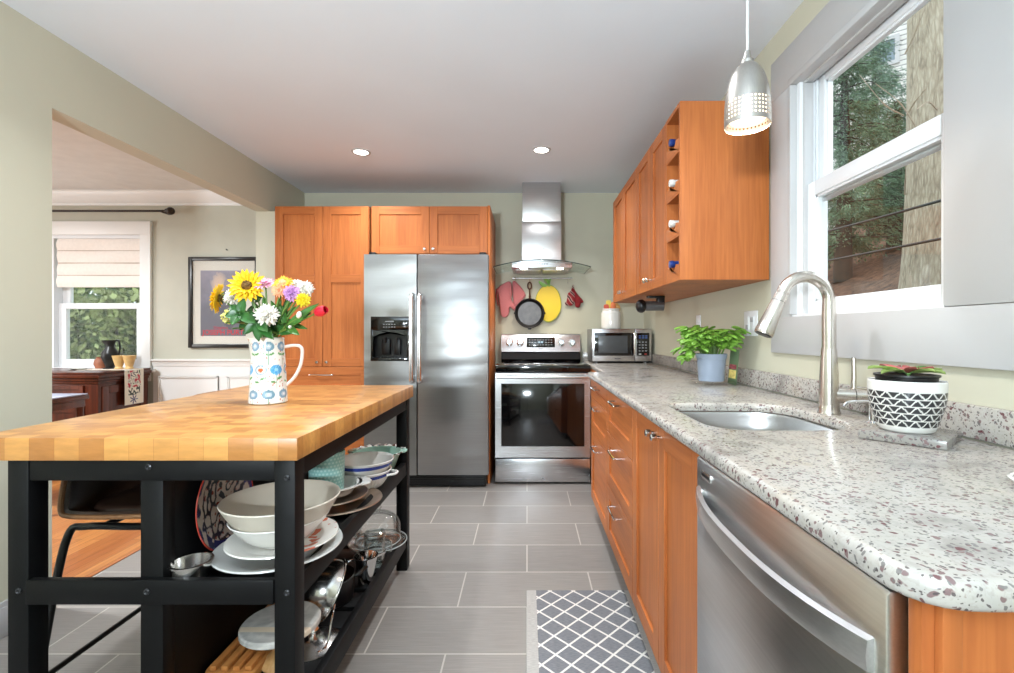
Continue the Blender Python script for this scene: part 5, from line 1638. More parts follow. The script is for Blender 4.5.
b = B(); b.tube(smoothpath([(0.050, 0, 0.208), (0.085, 0, 0.214), (0.108, 0, 0.210), (0.116, 0, 0.190), (0.110, 0, 0.140), (0.090, 0, 0.095), (0.060, 0, 0.062)], 6), [0.0085]*37, 12, flat=0.75)
b.build('handle', mat('jug_handle_glaze', C(232, 216, 206), 0.25, coat=0.3), jug)

# flowers: every one is its own stem, placed by its head (offset from the jug's mouth)
M['petal_y'] = mat('sunflower_petal', C(242, 196, 20), 0.6, var=0.12, vs=40)
M['petal_dk'] = mat('sunflower_disc', C(104, 74, 26), 0.8, var=0.5, vs=120)
M['petal_w'] = mat('white_petal', C(236, 232, 222), 0.6, var=0.05, vs=40)
M['petal_p'] = mat('pink_petal', C(226, 164, 186), 0.6, var=0.1, vs=40)
M['petal_o'] = mat('orange_petal', C(240, 176, 44), 0.6, var=0.15, vs=40)
M['petal_pe'] = mat('peach_petal', C(236, 170, 128), 0.6, var=0.1, vs=40)
M['petal_v'] = mat('lilac_petal', C(208, 160, 212), 0.6, var=0.15, vs=40)
M['petal_l'] = mat('lemon_petal', C(240, 220, 50), 0.6, var=0.1, vs=40)
M['petal_r'] = mat('red_petal', C(212, 28, 54), 0.45, var=0.18, vs=40)
M['lime'] = mat('lime_flower', C(206, 202, 118), 0.6, var=0.2, vs=60)
M['leafd'] = mat('deep_green_leaf', C(44, 92, 38), 0.35, var=0.3, vs=30)
def basis(d):
    d = Vector(d).normalized()
    u = d.cross(Vector((0, 0, 1)))
    u = u.normalized() if u.length > 1e-3 else Vector((1, 0, 0))
    return d, u, d.cross(u)
def petals(b, c, d, n, L, W, el, r0, rng, cup=0.3, mi=0, curl=0.15):
    d, u, v = basis(d)
    for k in range(n):
        a = 2*pi*(k+rng.uniform(-.25, .25))/n
        o = u*cos(a)+v*sin(a)
        dd = o*cos(el)+d*sin(el)
        broadleaf(b, Vector(c)+o*r0, dd, L*rng.uniform(.85, 1.1), W, d, cup, curl, mi, n=4)
def flower(name, lab, head, d, kind, size, petalm, leaves=0, discm=None, cat='flower'):
    rng = random.Random(hash(lab) % 1000 if False else sum(map(ord, lab)))
    t = thing(name, lab, cat, (JX, JY, JZ+0.245), 0, 'bouquet in the jug')
    h = Vector(head)
    dn = Vector(d).normalized()
    bx, by = max(-.03, min(.03, h.x*0.18)), max(-.03, min(.03, h.y*0.3))
    back = h-dn*0.012
    path = smoothpath([(bx*-0.5, by*-0.5, -0.15), (bx, by, -0.02), (bx*0.5+back.x*0.5, by*.5+back.y*0.5, max(0.02, back.z*0.55)), back], 5)
    b = B(); b.tube(path, 0.0032, 8); b.build('stem', 'stemg', t)
    b = B()
    if kind == 'sun':
        petals(b, h, d, 20, size, size*.36, 0.15, size*0.42, rng); petals(b, h+dn*.003, d, 16, size*.85, size*.32, 0.45, size*0.40, rng)
        petals(b, h+dn*.006, d, 12, size*.55, size*.28, 0.8, size*0.36, rng)
    elif kind == 'mum':
        for el, k, sc in ((-0.45, 12, 1), (-0.1, 14, 1.0), (0.3, 14, .98), (0.65, 12, .92), (0.95, 9, .85), (1.25, 6, .8)):
            petals(b, h, d, k, size*sc, size*.34, el, size*.08, rng, 0.5, curl=0.1)
    elif kind == 'daisy':
        petals(b, h, d, 18, size, size*.26, 0.1, size*.18, rng); petals(b, h+dn*.003, d, 16, size*.75, size*.24, 0.5, size*.14, rng); petals(b, h+dn*.005, d, 10, size*.45, size*.22, 0.9, size*.1, rng)
    elif kind == 'tulip':
        for k in range(6):
            dd, u, v = basis(d)
            a = 2*pi*k/6
            def fn(s, q, a=a, dd=dd, u=u, v=v, k=k):
                ang = a+(q-.5)*1.5*(1-0.3*s)
                R = size*(0.62*sin(pi*min(1, .16+.62*s))**.8)*(1.0 if k % 2 else 0.93)
                if s < 0.05: R *= .3
                return h + dd*(size*1.7*(s-.35)) + (u*cos(ang)+v*sin(ang))*R
            b.sheet(fn, 8, 5, 0.0008)
    elif kind == 'bud':
        b.lathe([(0, -size), (size*.4, -size*.6), (size*.55, 0), (size*.35, size*.7), (0, size)], 14, mx=Matrix.Translation(h) @ dn.to_track_quat('Z', 'Y').to_matrix().to_4x4())
    elif kind == 'cluster':
        for _ in range(60):
            q = Vector((rng.gauss(0, 1), rng.gauss(0, 1), rng.gauss(0, 1))).normalized()*size*rng.uniform(.6, 1)
            b.ball(h+q, size*.16, 6)
    fo = b.build('flower_head', petalm, t)
    if discm:
        b = B(); b.ball(h+dn*0.004, (size*.42, size*.42, size*.42) if False else size*.4, 16)
        for _ in range(50):
            q = (dn*0.7+Vector((rng.uniform(-1, 1), rng.uniform(-1, 1), rng.uniform(-1, 1)))*.8).normalized()
            b.ball(h+dn*.004+q*size*.4, size*.05, 6)
        b.build('disc', discm, t)
    if kind in ('sun', 'tulip', 'bud'):
        b = B(); petals(b, h-dn*.006, d, 8, size*.55, size*.25, -0.2, size*.2, rng); 
        if kind == 'sun': b.build('sepals', 'leaf', t)
        else: b.bm.free()
    for k in range(leaves):
        a = rng.uniform(0, 2*pi)
        p = path[min(len(path)-2, 8+k % 6)]
        b = B(); broadleaf(b, p, (cos(a), -abs(sin(a)), .4), rng.uniform(.05, .08), .025, (0, 0, 1), .4, .3); b.build('leaf', 'leaf', t)
    return t
S = 0.00376
def hp(u, v, dy):
    k = (JY+dy)/479
    return ((u-527)*k-JX, dy, 1.16+(333.5-v)*k-JZ-0.245)
flower('sunflower', 'large yellow sunflower facing forward at the top of bouquet', hp(247, 286, -0.02), (0.35, -1, 0.25), 'sun', 0.046, 'petal_y', 2, 'petal_dk')
flower('sunflower', 'yellow sunflower turned away at the left edge of bouquet', hp(219, 298, -0.01), (-0.8, -0.25, 0.15), 'sun', 0.040, 'petal_y', 2, 'petal_dk')
flower('white_rose', 'white bloom between the two sunflowers', hp(233, 297, 0.0), (-0.2, -1, 0.4), 'mum', 0.034, 'petal_w', 1)
flower('white_chrysanthemum', 'big white chrysanthemum low in the middle of bouquet', hp(267, 315, -0.065), (0.1, -1, 0.25), 'mum', 0.040, 'petal_w', 2)
flower('pink_daisy', 'pale pink bloom beside the large sunflower', hp(265, 284, 0.0), (0, -0.5, 0.9), 'daisy', 0.036, 'petal_p', 1)
flower('orange_daisy', 'orange yellow bloom at top right of bouquet', hp(283, 284, -0.02), (0.1, -0.8, 0.7), 'daisy', 0.036, 'petal_o', 1, 'petal_pe')
flower('peach_daisy', 'peach bloom under the orange yellow one', hp(279, 290, -0.04), (-0.1, -1, 0.2), 'daisy', 0.026, 'petal_pe', 0)
flower('lilac_chrysanthemum', 'lilac bloom at the right of bouquet', hp(292, 293, -0.04), (0.1, -1, 0.2), 'mum', 0.030, 'petal_v', 1)
flower('white_daisy', 'white many petalled bloom at the right edge of bouquet', hp(305, 289, -0.01), (0.5, -0.8, 0.3), 'mum', 0.032, 'petal_w', 1)
flower('yellow_chrysanthemum', 'lemon yellow bloom below the right white bloom', hp(303, 300, -0.04), (0.2, -1, 0.1), 'mum', 0.026, 'petal_l', 1)
flower('red_tulip', 'red tulip leaning far out to the right', hp(319, 312, -0.02), (0.85, -0.35, 0.25), 'tulip', 0.031, 'petal_r', 0)
flower('white_bud', 'small closed white bud below the lemon yellow bloom', hp(299, 315, -0.05), (0.4, -0.5, 0.8), 'bud', 0.017, 'petal_w', 0)
flower('lime_bloom', 'lime green cluster at the lower left of bouquet', hp(230, 316, -0.03), (-0.6, -0.8, 0), 'cluster', 0.030, 'lime', 1)
flower('green_filler', 'small green filler bloom behind the white chrysanthemum', hp(256, 296, 0.03), (0, -1, 0.5), 'cluster', 0.024, 'leaf', 2)
flower('white_filler', 'little white bud low at the right of bouquet', hp(290, 327, -0.05), (0.3, -0.8, 0.2), 'bud', 0.012, 'petal_w', 2)
flower('pink_filler', 'small pale bloom between lilac and lemon yellow blooms', hp(297, 284, 0.02), (0.2, -0.5, 0.8), 'daisy', 0.024, 'petal_w', 1)
def spray(lab, base, tips, L, W, m='leafd'):
    t = thing('leaf_spray', lab, 'foliage stem', (JX, JY, JZ+0.245), 0, 'bouquet in the jug')
    bs = Vector(base)
    b = B(); b.tube(smoothpath([(0, 0, -0.15), (bs.x*.25, bs.y*.4, -0.01), bs], 5), 0.003, 8); b.build('stem', 'stemg', t)
    for (u, v, dy) in tips:
        e = Vector(hp(u, v, dy))
        d = e-bs
        b = B(); broadleaf(b, bs, d, d.length, W, (0.1, -1, 0.35), .3, .12, n=7); b.build('leaf', m, t)
spray('glossy five leaf spray at the lower left of bouquet', hp(240, 314, -0.06), ((225, 316, -0.08), (232, 324, -0.10), (254, 322, -0.1), (244, 299, -0.07), (230, 305, -0.05)), 0.06, 0.036)
spray('broad dark leaves hanging over the jug mouth', hp(258, 322, -0.055), ((243, 334, -0.08), (258, 340, -0.1), (272, 338, -0.1), (250, 312, -0.07), (266, 330, -0.12)), 0.06, 0.034)
spray('long green leaves at the right of bouquet behind the tulip', hp(286, 326, -0.03), ((316, 303, -0.05), (302, 318, -0.06), (298, 334, -0.07), (279, 303, 0.0), (310, 312, -0.02)), 0.07, 0.026, 'leaf')
spray('narrow green leaves behind the lilac bloom', hp(283, 322, 0.02), ((270, 300, 0.03), (295, 306, 0.04), (287, 296, 0.03), (300, 322, 0.0), (306, 328, 0.0)), 0.07, 0.022, 'leaf')
spray('small dark leaves behind the lime cluster', hp(246, 322, 0.02), ((232, 308, 0.03), (238, 300, 0.03), (252, 305, 0.03), (260, 310, 0.02), (240, 330, 0.0)), 0.07, 0.026)
spray('dark leaves low behind the white chrysanthemum', hp(275, 332, -0.02), ((262, 322, -0.03), (285, 322, -0.03), (280, 312, 0.0), (294, 332, -0.04), (268, 312, 0.0)), 0.07, 0.026)
spray('green leaves filling the middle of bouquet', hp(270, 325, 0.0), ((262, 295, 0.02), (280, 300, 0.0), (288, 312, 0.01), (250, 300, 0.02), (275, 310, -0.03), (292, 300, 0.03)), 0.07, 0.026, 'leaf')
# ================================================================== COUNTER STOOLS
def make_stool(lab):
    t = thing('counter_stool', lab, 'stool', (0, 0, 0), 0, 'bucket stools at the island')
    # local: seat faces +X, origin on the floor under the seat centre
    prof = smoothpath([(0.215, 0, 0.625), (0.19, 0, 0.636), (0.10, 0, 0.620), (-0.05, 0, 0.612), (-0.14, 0, 0.626), (-0.185, 0, 0.69), (-0.205, 0, 0.80), (-0.215, 0, 0.885)], 6)
    n = len(prof)-1
    def fn(u, v):
        i = u*n
        k = min(n-1, int(i)); f = i-k
        p = prof[k].lerp(prof[k+1], f)
        s = (v-.5)*2
        w = 0.215-0.02*max(0, u-0.55)/0.45 - 0.03*max(0, 0.12-u)/0.12
        y = w*sin(s*1.35)/sin(1.35)
        # the sides curl up into low arms around the seat, forward around the back
        arm = 0.03*max(0, abs(s)-0.45)**1.5/0.55**1.5
        bend = sin(pi*min(1, max(0, (u-0.05)/0.75)))
        back = max(0, min(1, (u-0.55)/0.3))
        return Vector((p.x + back*0.075*s*s, y, p.z + arm*bend*(1-back*0.6)))
    b = B(); b.sheet(fn, 40, 24, 0.016); b.build('shell', 'leather', t)
    b = B(); b.pillow(rrect(-0.15, 0.17, -0.155, 0.155, 0.09), 0.03, mx=Matrix.Translation((0, 0, 0.634)) @ Matrix.Rotation(-pi/2, 4, 'X')); b.build('seat_pad', 'leather', t)
    rim = [fn(0, j/24) for j in range(25)] + [fn(i/40, 1) for i in range(1, 41)] + [fn(1, 1-j/24) for j in range(1, 25)] + [fn(1-i/40, 0) for i in range(1, 40)]
    b = B(); b.tube(rim, 0.007, 8, closed=True); b.build('piping', 'tan', t)
    # rod frame: bent hoops at each end, four splayed legs
    for s in (-1, 1):
        b = B()
        b.tube(smoothpath([(0.235, s*0.215, 0.0), (0.19, s*0.185, 0.40), (0.165, s*0.165, 0.572), (0.13, s*0.15, 0.590), (0.0, s*0.15, 0.590), (-0.13, s*0.15, 0.590), (-0.165, s*0.165, 0.572), (-0.19, s*0.185, 0.40), (-0.235, s*0.215, 0.0)], 6), 0.0105, 12)
        b.build('leg', 'black', t)
    for x in (-0.08, 0.10):
        b = B(); b.tube([(x, -0.15, 0.590), (x, 0.15, 0.590)], 0.009, 10); b.build('cross_bar', 'black', t)
    for x in (-0.215, 0.215):
        b = B(); b.tube([(x, -0.2, 0.17), (x, 0.2, 0.17)], 0.0085, 10); b.build('foot_rest', 'black', t)
    for y in (-0.2, 0.2):
        b = B(); b.tube([(-0.215, y, 0.17), (0.215, y, 0.17)], 0.0085, 10); b.build('foot_rest', 'black', t)
    return t
st = make_stool('dark brown leather bucket stool tucked under the near end of island')
st.location = (-1.175, 1.565, -0.0)
dup(st, (-1.24, 2.175, 0), None, 'brown leather bucket stool with rim showing above the far island edge')

# ================================================================== DINING ROOM
M['dwood'] = wood('dark_mahogany', C(96, 44, 26), C(54, 24, 16), 2, fine=50, rough=0.3, coat=0.3)
sb = thing('sideboard', 'dark mahogany sideboard under the dining room window', 'sideboard', (-4.10, 3.77, 0), 0)
SW, SD, SH = 0.723, 0.50, 0.855
b = B(); b.box(-0.55, SW, 0.0, SD, 0.08, 0.80, 0.004); b.build('body', 'dwood', sb)
b = B()
for (e, z0, z1) in ((0.010, 0.765, 0.785), (0.020, 0.785, 0.81), (0.034, 0.81, 0.838), (0.026, 0.838, SH)):
    b.box(-0.55-e, SW+e, -e, SD, z0, z1, 0.006)
b.build('moulded_top', 'dwood', sb)
b = B(); b.box(-0.56, SW+0.014, -0.014, SD, 0.04, 0.12, 0.006)
for x in (-0.5, SW-0.05):
    for y in (0.03, SD-0.06):
        b.cyl((x+0.02, y+0.02, 0), (x+0.02, y+0.02, 0.05), 0.03, 0.035, 16)
b.build('plinth', 'dwood', sb)
for x0, x1 in ((-0.50, 0.06), (0.08, 0.62)):
    d = door_bm(x0, x1, 0.15, 0.60, st=0.06, mi=0, mh=0).build('door', ['dwood', 'dwood'], sb)
    b = B(); b.ball((x1-0.03 if x0 < 0 else x0+0.03, -0.03, 0.42), 0.012, 12); b.build('knob', mat('aged_brass', C(140, 108, 60), 0.35, 0.9) if x0 < 0 else bpy.data.materials['aged_brass'], d)
    d = door_bm(x0, x1, 0.62, 0.75, st=0.03, mi=0, mh=0).build('drawer', ['dwood', 'dwood'], sb)
    b = B(); b.ball(((x0+x1)/2, -0.03, 0.685), 0.012, 12); b.build('knob', 'aged_brass' if 'aged_brass' in M else bpy.data.materials['aged_brass'], d)
b = B(); b.box(SW-0.001, SW+0.010, 0.03, 0.09, 0.14, 0.74, 0.003); b.box(SW-0.001, SW+0.010, SD-0.09, SD-0.03, 0.14, 0.74, 0.003); b.box(SW-0.001, SW+0.010, 0.09, SD-0.09, 0.14, 0.20, 0.003); b.box(SW-0.001, SW+0.010, 0.09, SD-0.09, 0.68, 0.74, 0.003)
b.build('side_frame', 'dwood', sb)
# things on the sideboard
TZ = SH+0.0006
EW = mat('dark_pewter', C(44, 44, 44), 0.35, 0.6, var=0.3, vs=20)
ew = thing('ewer', 'dark metal ewer with curved handle on the sideboard', 'jug', (-3.585, 4.12, TZ), 0)
b = B(); b.lathe([(0, 0), (0.048, 0), (0.05, 0.006), (0.03, 0.02), (0.042, 0.05), (0.062, 0.10), (0.058, 0.14), (0.034, 0.185), (0.03, 0.20), (0.042, 0.245), (0.040, 0.247), (0.026, 0.2), (0.02, 0.18), (0, 0.17)], 32)
for v in b.bm.verts:
    if v.co.z > 0.2 and v.co.x < 0: v.co.x -= (v.co.z-0.2)*0.6
b.build('ewer_body', EW, ew)
b = B(); b.tube(smoothpath([(0.035, 0, 0.235), (0.07, 0, 0.245), (0.085, 0, 0.19), (0.075, 0, 0.13), (0.056, 0, 0.09)], 5), 0.007, 8); b.build('handle', EW, ew)
CUPM = mat('tan_pottery', C(206, 170, 112), 0.45, var=0.12, vs=30)
for x, y, lab in ((-3.475, 4.08, 'tan pottery goblet nearer the ewer'), (-3.395, 4.09, 'tan pottery goblet at the right on the sideboard runner')):
    b = B(); b.lathe([(0, 0), (0.03, 0), (0.032, 0.005), (0.024, 0.018), (0.028, 0.03), (0.046, 0.10), (0.05, 0.112), (0.046, 0.113), (0.040, 0.1), (0.022, 0.04), (0, 0.03)], 32)
    tag(b.build('goblet', CUPM, loc=(x, y, TZ+0.004)), lab, 'cup', 'pottery goblets')
b = B(); b.lathe([(0, 0), (0.035, 0), (0.05, 0.04), (0.045, 0.075), (0.03, 0.09), (0.036, 0.1), (0.032, 0.101), (0.026, 0.09), (0, 0.08)], 28)
tag(b.build('clay_pot', mat('terracotta', C(150, 92, 66), 0.6, var=0.2), loc=(-3.70, 4.16, TZ)), 'small reddish clay pot left of the dark ewer', 'pot')
b = B(); b.lathe([(0, 0), (0.04, 0), (0.06, 0.012), (0.064, 0.013), (0.058, 0.014), (0.04, 0.005), (0, 0.004)], 32)
tag(b.build('saucer', 'porc', loc=(-3.76, 4.02, TZ)), 'small white saucer on the sideboard left of the ewer', 'dish')
# runner with embroidered motifs, hanging over the sideboard's end
def runp(c):
    # local: x along the hanging strip seen from the right (y world), z down
    y, z = c.y, c.z
    base = C(226, 220, 206)
    if c.x < -0.0 and z > -0.001:
        n = noise.noise(Vector((c.x*30, y*30, 2)))
        return C(170, 70, 60) if n > .35 else base
    if -0.30 < z < -0.215:
        a = atan2(z+0.255, y+0.005); r = sqrt((z+0.255)**2+(y+0.005)**2)
        if r < 0.022+0.020*cos(a*7): return C(40, 52, 110)
    if -0.215 < z < -0.15:
        n = noise.noise(Vector((y*45, z*45, 5)))
        if n > 0.02 and abs(y) < 0.06: return C(60, 70, 66)
    if -0.15 < z < -0.01:
        n = noise.noise(Vector((y*30, z*30, 1)))
        if abs(y) < 0.065:
            if n > 0.18: return C(186, 60, 74)
            if n < -0.28: return C(70, 104, 70)
            if -0.06 < n < 0.0: return C(60, 50, 80)
    return base
ru = B()
def rfn(u, v):
    y = (v-.5)*0.195
    L = u*0.70
    if L < 0.40:
        return Vector((-0.40+L, y, 0.0))
    d = L-0.40
    a = min(pi/2, d/0.008)
    return Vector((0.008*sin(a), y*(1-0.05*d), -0.008*(1-cos(a)) - max(0, d-0.0126) + 0.004*sin(y*60)*0))
ru.sheet(rfn, 200, 60, 0.002)
paint(tag(ru.build('table_runner', 'paintm', loc=(-3.344, 4.07, TZ+0.0022)), 'white embroidered runner hanging over the right end of the sideboard', 'runner'), runp)
# added flush lamp, unseen above the frame, brightens the dining room
dl = thing('added_dining_light', 'added unseen flush ceiling lamp brightening the dining room', 'ceiling light', (-3.7, 2.3, ZC), 0)
b = B(); b.lathe([(0, -0.012), (0.15, -0.012), (0.16, -0.006), (0.16, -0.0005), (0, -0.0005)], 40); b.build('base', 'white', dl)
b = B(); b.lathe([(0, -0.075), (0.08, -0.068), (0.13, -0.04), (0.148, -0.0125), (0, -0.0125)], 40); b.build('lamp_shade', emit('opal_glass', (1, 0.95, 0.88), 2.0), dl)
area('lamp', (0, 0, -0.085), (0, 0, 0), 0.22, 0, 95.0, (0.9, 0.96, 1.0), dl, 170, 'DISK')
# curtain rod
cr = thing('curtain_rod', 'dark curtain rod with ball finial above the dining window', 'curtain rod', (-3.95, YB-0.09, 2.245), 0)
b = B(); b.cyl((-0.85, 0, 0), (0.755, 0, 0), 0.0105, 0.0105, 14); b.build('pole', mat('dark_bronze', C(52, 44, 38), 0.4, 0.6), cr)
for s, x in ((1, 0.775), (-1, -0.87)):
    b = B(); b.ball((x+s*0.02, 0, 0), 0.034, 18); b.cyl((x-s*0.02, 0, 0), (x, 0, 0), 0.02, 0.022, 16); b.build('finial', bpy.data.materials['dark_bronze'], cr)
for x in (-0.6, 0.72):
    b = B(); b.box(x-0.01, x+0.01, -0.012, 0.089, -0.014, 0.0, 0.003); b.build('bracket', bpy.data.materials['dark_bronze'], cr)
# roman shade
rs = thing('roman_shade', 'cream roman shade half lowered over the dining window', 'window shade', (-3.9, YB+0.035, 0), 0)
def shade(u, v):
    z = 2.025-u*0.445
    f = (u*0.445) % 0.112
    drape = 0.010*sin(pi*f/0.112) + 0.004*sin(v*7+u*9)
    return Vector((-0.365+0.765*v, -drape-0.012, z))
b = B(); b.sheet(shade, 48, 30, 0.003); b.build('fabric', mat('cream_linen', C(238, 230, 222), 0.9, var=0.03, vs=40, bump=0.2), rs)
for k in (1, 2, 3):  # darker linen strips stand in for the shadow at each fold
    z = 2.025-k*0.112
    b = B(); b.box(-0.36, 0.397, -0.019, -0.012, z-0.004, z+0.002, 0.001); b.build('fold_shadow', mat('linen_shadow_fold', C(188, 170, 156), 0.9) if k == 1 else bpy.data.materials['linen_shadow_fold'], rs)
# framed poster
pf_ = thing('framed_poster', 'black and silver framed poster with red lettering on dining wall', 'picture', (-2.729, YB, 1.440), 0)
pw, ph, fw = 0.316, 0.409, 0.034
b = B()
for q in ((-pw, -pw+fw, -ph, ph), (pw-fw, pw, -ph, ph), (-pw+fw, pw-fw, -ph, -ph+fw), (-pw+fw, pw-fw, ph-fw, ph)):
    b.box(q[0], q[1], -0.030, -0.001, q[2], q[3], 0.004)
b.build('frame', mat('graphite_frame', C(58, 57, 56), 0.28, 0.55, var=0.2), pf_)
b = B(); b.box(-pw+fw, pw-fw, -0.014, -0.002, -ph+fw, ph-fw); b.build('mat_board', mat('mat_board', C(220, 216, 206), 0.8, var=0.01), pf_, smooth=False)
aw0, aw1, az0, az1 = -0.212, 0.195, -0.302, 0.287
def post(c):
    u = (c.x-aw0)/(aw1-aw0); v = (c.z-az0)/(az1-az0)
    n = noise.noise(Vector((c.x*7, c.z*9, 0)))*.5+noise.noise(Vector((c.x*25, c.z*30, 4)))*.3
    base = Vector(C(112, 112, 122)[:3]).lerp(Vector(C(160, 156, 170)[:3]), max(0, min(1, v*1.3-.45+n*.5)))
    d = ((u-.40)/.20)**2+((v-.80)/.20)**2
    if d+n*1.6 < 0.75: return tuple(Vector(C(206, 184, 168)[:3]).lerp(base, max(0, d-.1)))
    d2 = ((u-.6)/.22)**2+((v-.45)/.35)**2
    if d2+n < .7: return tuple(base*0.72)
    return tuple(base)
b = B(); b.sheet(lambda u, v: Vector((aw0+(aw1-aw0)*u, -0.0150, az0+(az1-az0)*v)), 90, 120, 0.0008)
paint(b.build('print', 'paintm', pf_), post)
M['rlet'] = mat('red_lettering', C(206, 62, 78), 0.7, var=0.02)
text_part('lettering', 'JOSEPH PURTI', 0.062, 'rlet', pf_, (0.0, -0.0164, -0.272), (pi/2, 0, 0), 0.0003, bold=0.001)
text_part('script_lettering', 'Graphics', 0.036, 'rlet', pf_, (-0.03, -0.0164, -0.228), (pi/2, 0, 0), 0.0003)
b = B(); b.box(-pw+fw, pw-fw, -0.0185, -0.0172, -ph+fw, ph-fw); b.build('glazing', thin_glass('picture_glass', (0.99, 0.99, 0.99), 0.05), pf_, smooth=False)
tag(B().cyl((0, 0, 0), (0, -0.014, 0.003), 0.004, 0.006, 10).build('picture_hook', mat('nail_metal', C(90, 88, 84), 0.4, 0.8), loc=(-2.71, YB, 1.915)), 'small nail in the dining wall above the framed poster', 'nail')
# small dark side table with pale cloth top and scroll ironwork
stb = thing('side_table', 'small dark wood table with bluish top before the sideboard', 'table', (-3.30, 3.14, 0), 0)
b = B(); b.box(-0.25, 0.25, -0.2, 0.2, 0.705, 0.735, 0.005); b.box(-0.235, 0.235, -0.185, 0.185, 0.655, 0.705, 0.003); b.build('table_frame', 'dwood', stb)
b = B(); b.box(-0.245, 0.245, -0.195, 0.195, 0.7355, 0.744, 0.003); b.build('top_panel', mat('pale_blue_stone', C(164, 168, 188), 0.3, var=0.08), stb)
for x in (-0.215, 0.215):
    for y in (-0.165, 0.165):
        b = B(); b.lathe([(0, 0), (0.018, 0), (0.014, 0.05), (0.022, 0.3), (0.014, 0.34), (0.024, 0.40), (0.020, 0.60), (0.022, 0.655), (0, 0.655)], 16, c=(x, y, 0)); b.build('leg', 'dwood', stb)
for y in (-0.165,):
    b = B()
    for k in range(2):
        c0 = Vector((0.10, y, 0.60-0.11*k))
        b.tube([c0+Vector(((0.05-0.0035*j)*cos(j*0.42+k*pi), 0, (0.05-0.0035*j)*sin(j*0.42+k*pi))) for j in range(14)], 0.004, 6)
        b.tube([c0+Vector((0.055+(0.03-0.002*j)*cos(-j*0.42), 0, -0.05+(0.03-0.002*j)*sin(-j*0.42))) for j in range(12)], 0.004, 6)
    b.tube([(0.215, y, 0.62), (0.10, y, 0.66)], 0.004, 6); b.tube([(0.215, y, 0.40), (0.0, y, 0.44)], 0.004, 6)
    b.build('scroll_ironwork', mat('grey_ironwork', C(96, 96, 100), 0.4, 0.6), stb)

# ================================================================== OUTSIDE THE KITCHEN WINDOW
M['soil'] = mat('brown_leaf_litter', C(104, 76, 58), 0.95, var=0.55, vs=14, bump=0.6)
def gh(x, y):
    return 0.35+max(0, x-1.2)*0.50+0.10*noise.noise(Vector((x*.9, y*.9, 0)))+0.035*noise.noise(Vector((x*6, y*6, 0)))
b = B(); b.sheet(lambda u, v: Vector((1.25+u*u*16, -1+v*22, gh(1.25+u*u*16, -1+v*22))), 110, 90)
struct(b.build('ground_hillside', 'soil'))
# trunk with furrowed bark
m, nt, p = newmat('grey_bark')
o_ = objco(nt, (1, 1, 0.18))
v1 = nd(nt, 'ShaderNodeTexVoronoi', {'Vector': o_, 'Scale': 46.0}, feature='DISTANCE_TO_EDGE')
n1 = nd(nt, 'ShaderNodeTexNoise', {'Vector': o_, 'Scale': 30.0, 'Detail': 6.0})
f_ = mth(nt, 'ADD', mth(nt, 'MULTIPLY', v1.outputs[0], 0.9), mth(nt, 'MULTIPLY', n1.outputs[0], 0.95))
nt.links.new(ramp(nt, f_, [(0.22, C(112, 102, 88)), (0.5, C(158, 146, 126)), (0.85, C(186, 176, 156))]), p.inputs['Base Color']); p.inputs['Roughness'].default_value = 0.95
bumpn(nt, p, f_, 0.6, 0.03)
M['bark'] = m
tx, ty = 3.60, 4.10
tk = thing('broadleaf_tree', 'broad grey barked tree trunk just outside the kitchen window', 'tree', (tx, ty, gh(tx, ty)-0.1), 0)
b = B()
rr = lambda z: 0.29+0.06*math.exp(-z*2.2)-0.008*z
b.sheet(lambda u, v: Vector(((rr(v*8)*(1+0.05*noise.noise(Vector((cos(2*pi*u)*3, sin(2*pi*u)*3, v*3)))))*cos(2*pi*u), (rr(v*8)*(1+0.05*noise.noise(Vector((cos(2*pi*u)*3, sin(2*pi*u)*3, v*3+5)))))*sin(2*pi*u), v*8)), 48, 60, wrap=True)
b.build('trunk', 'bark', tk)
# bare twigs climbing round the trunk
rng = random.Random(21)
b = B()
for k in range(16):
    z = rng.uniform(0.8, 5.2)
    a = rng.uniform(2.6, 4.3)
    p0 = Vector((0.30*cos(a), 0.30*sin(a), z))
    d = Vector((-0.5*rng.random()-.1, -0.6*rng.random(), rng.uniform(-.3, .5)))
    b.tube(smoothpath([p0, p0+d*.4+Vector((0, 0, rng.uniform(-.1, .1))), p0+d*.9], 4), [0.006]*5+[0.003]*4, 5)
b.build('bare_twigs', mat('pale_twig', C(176, 160, 140), 0.9), tk)
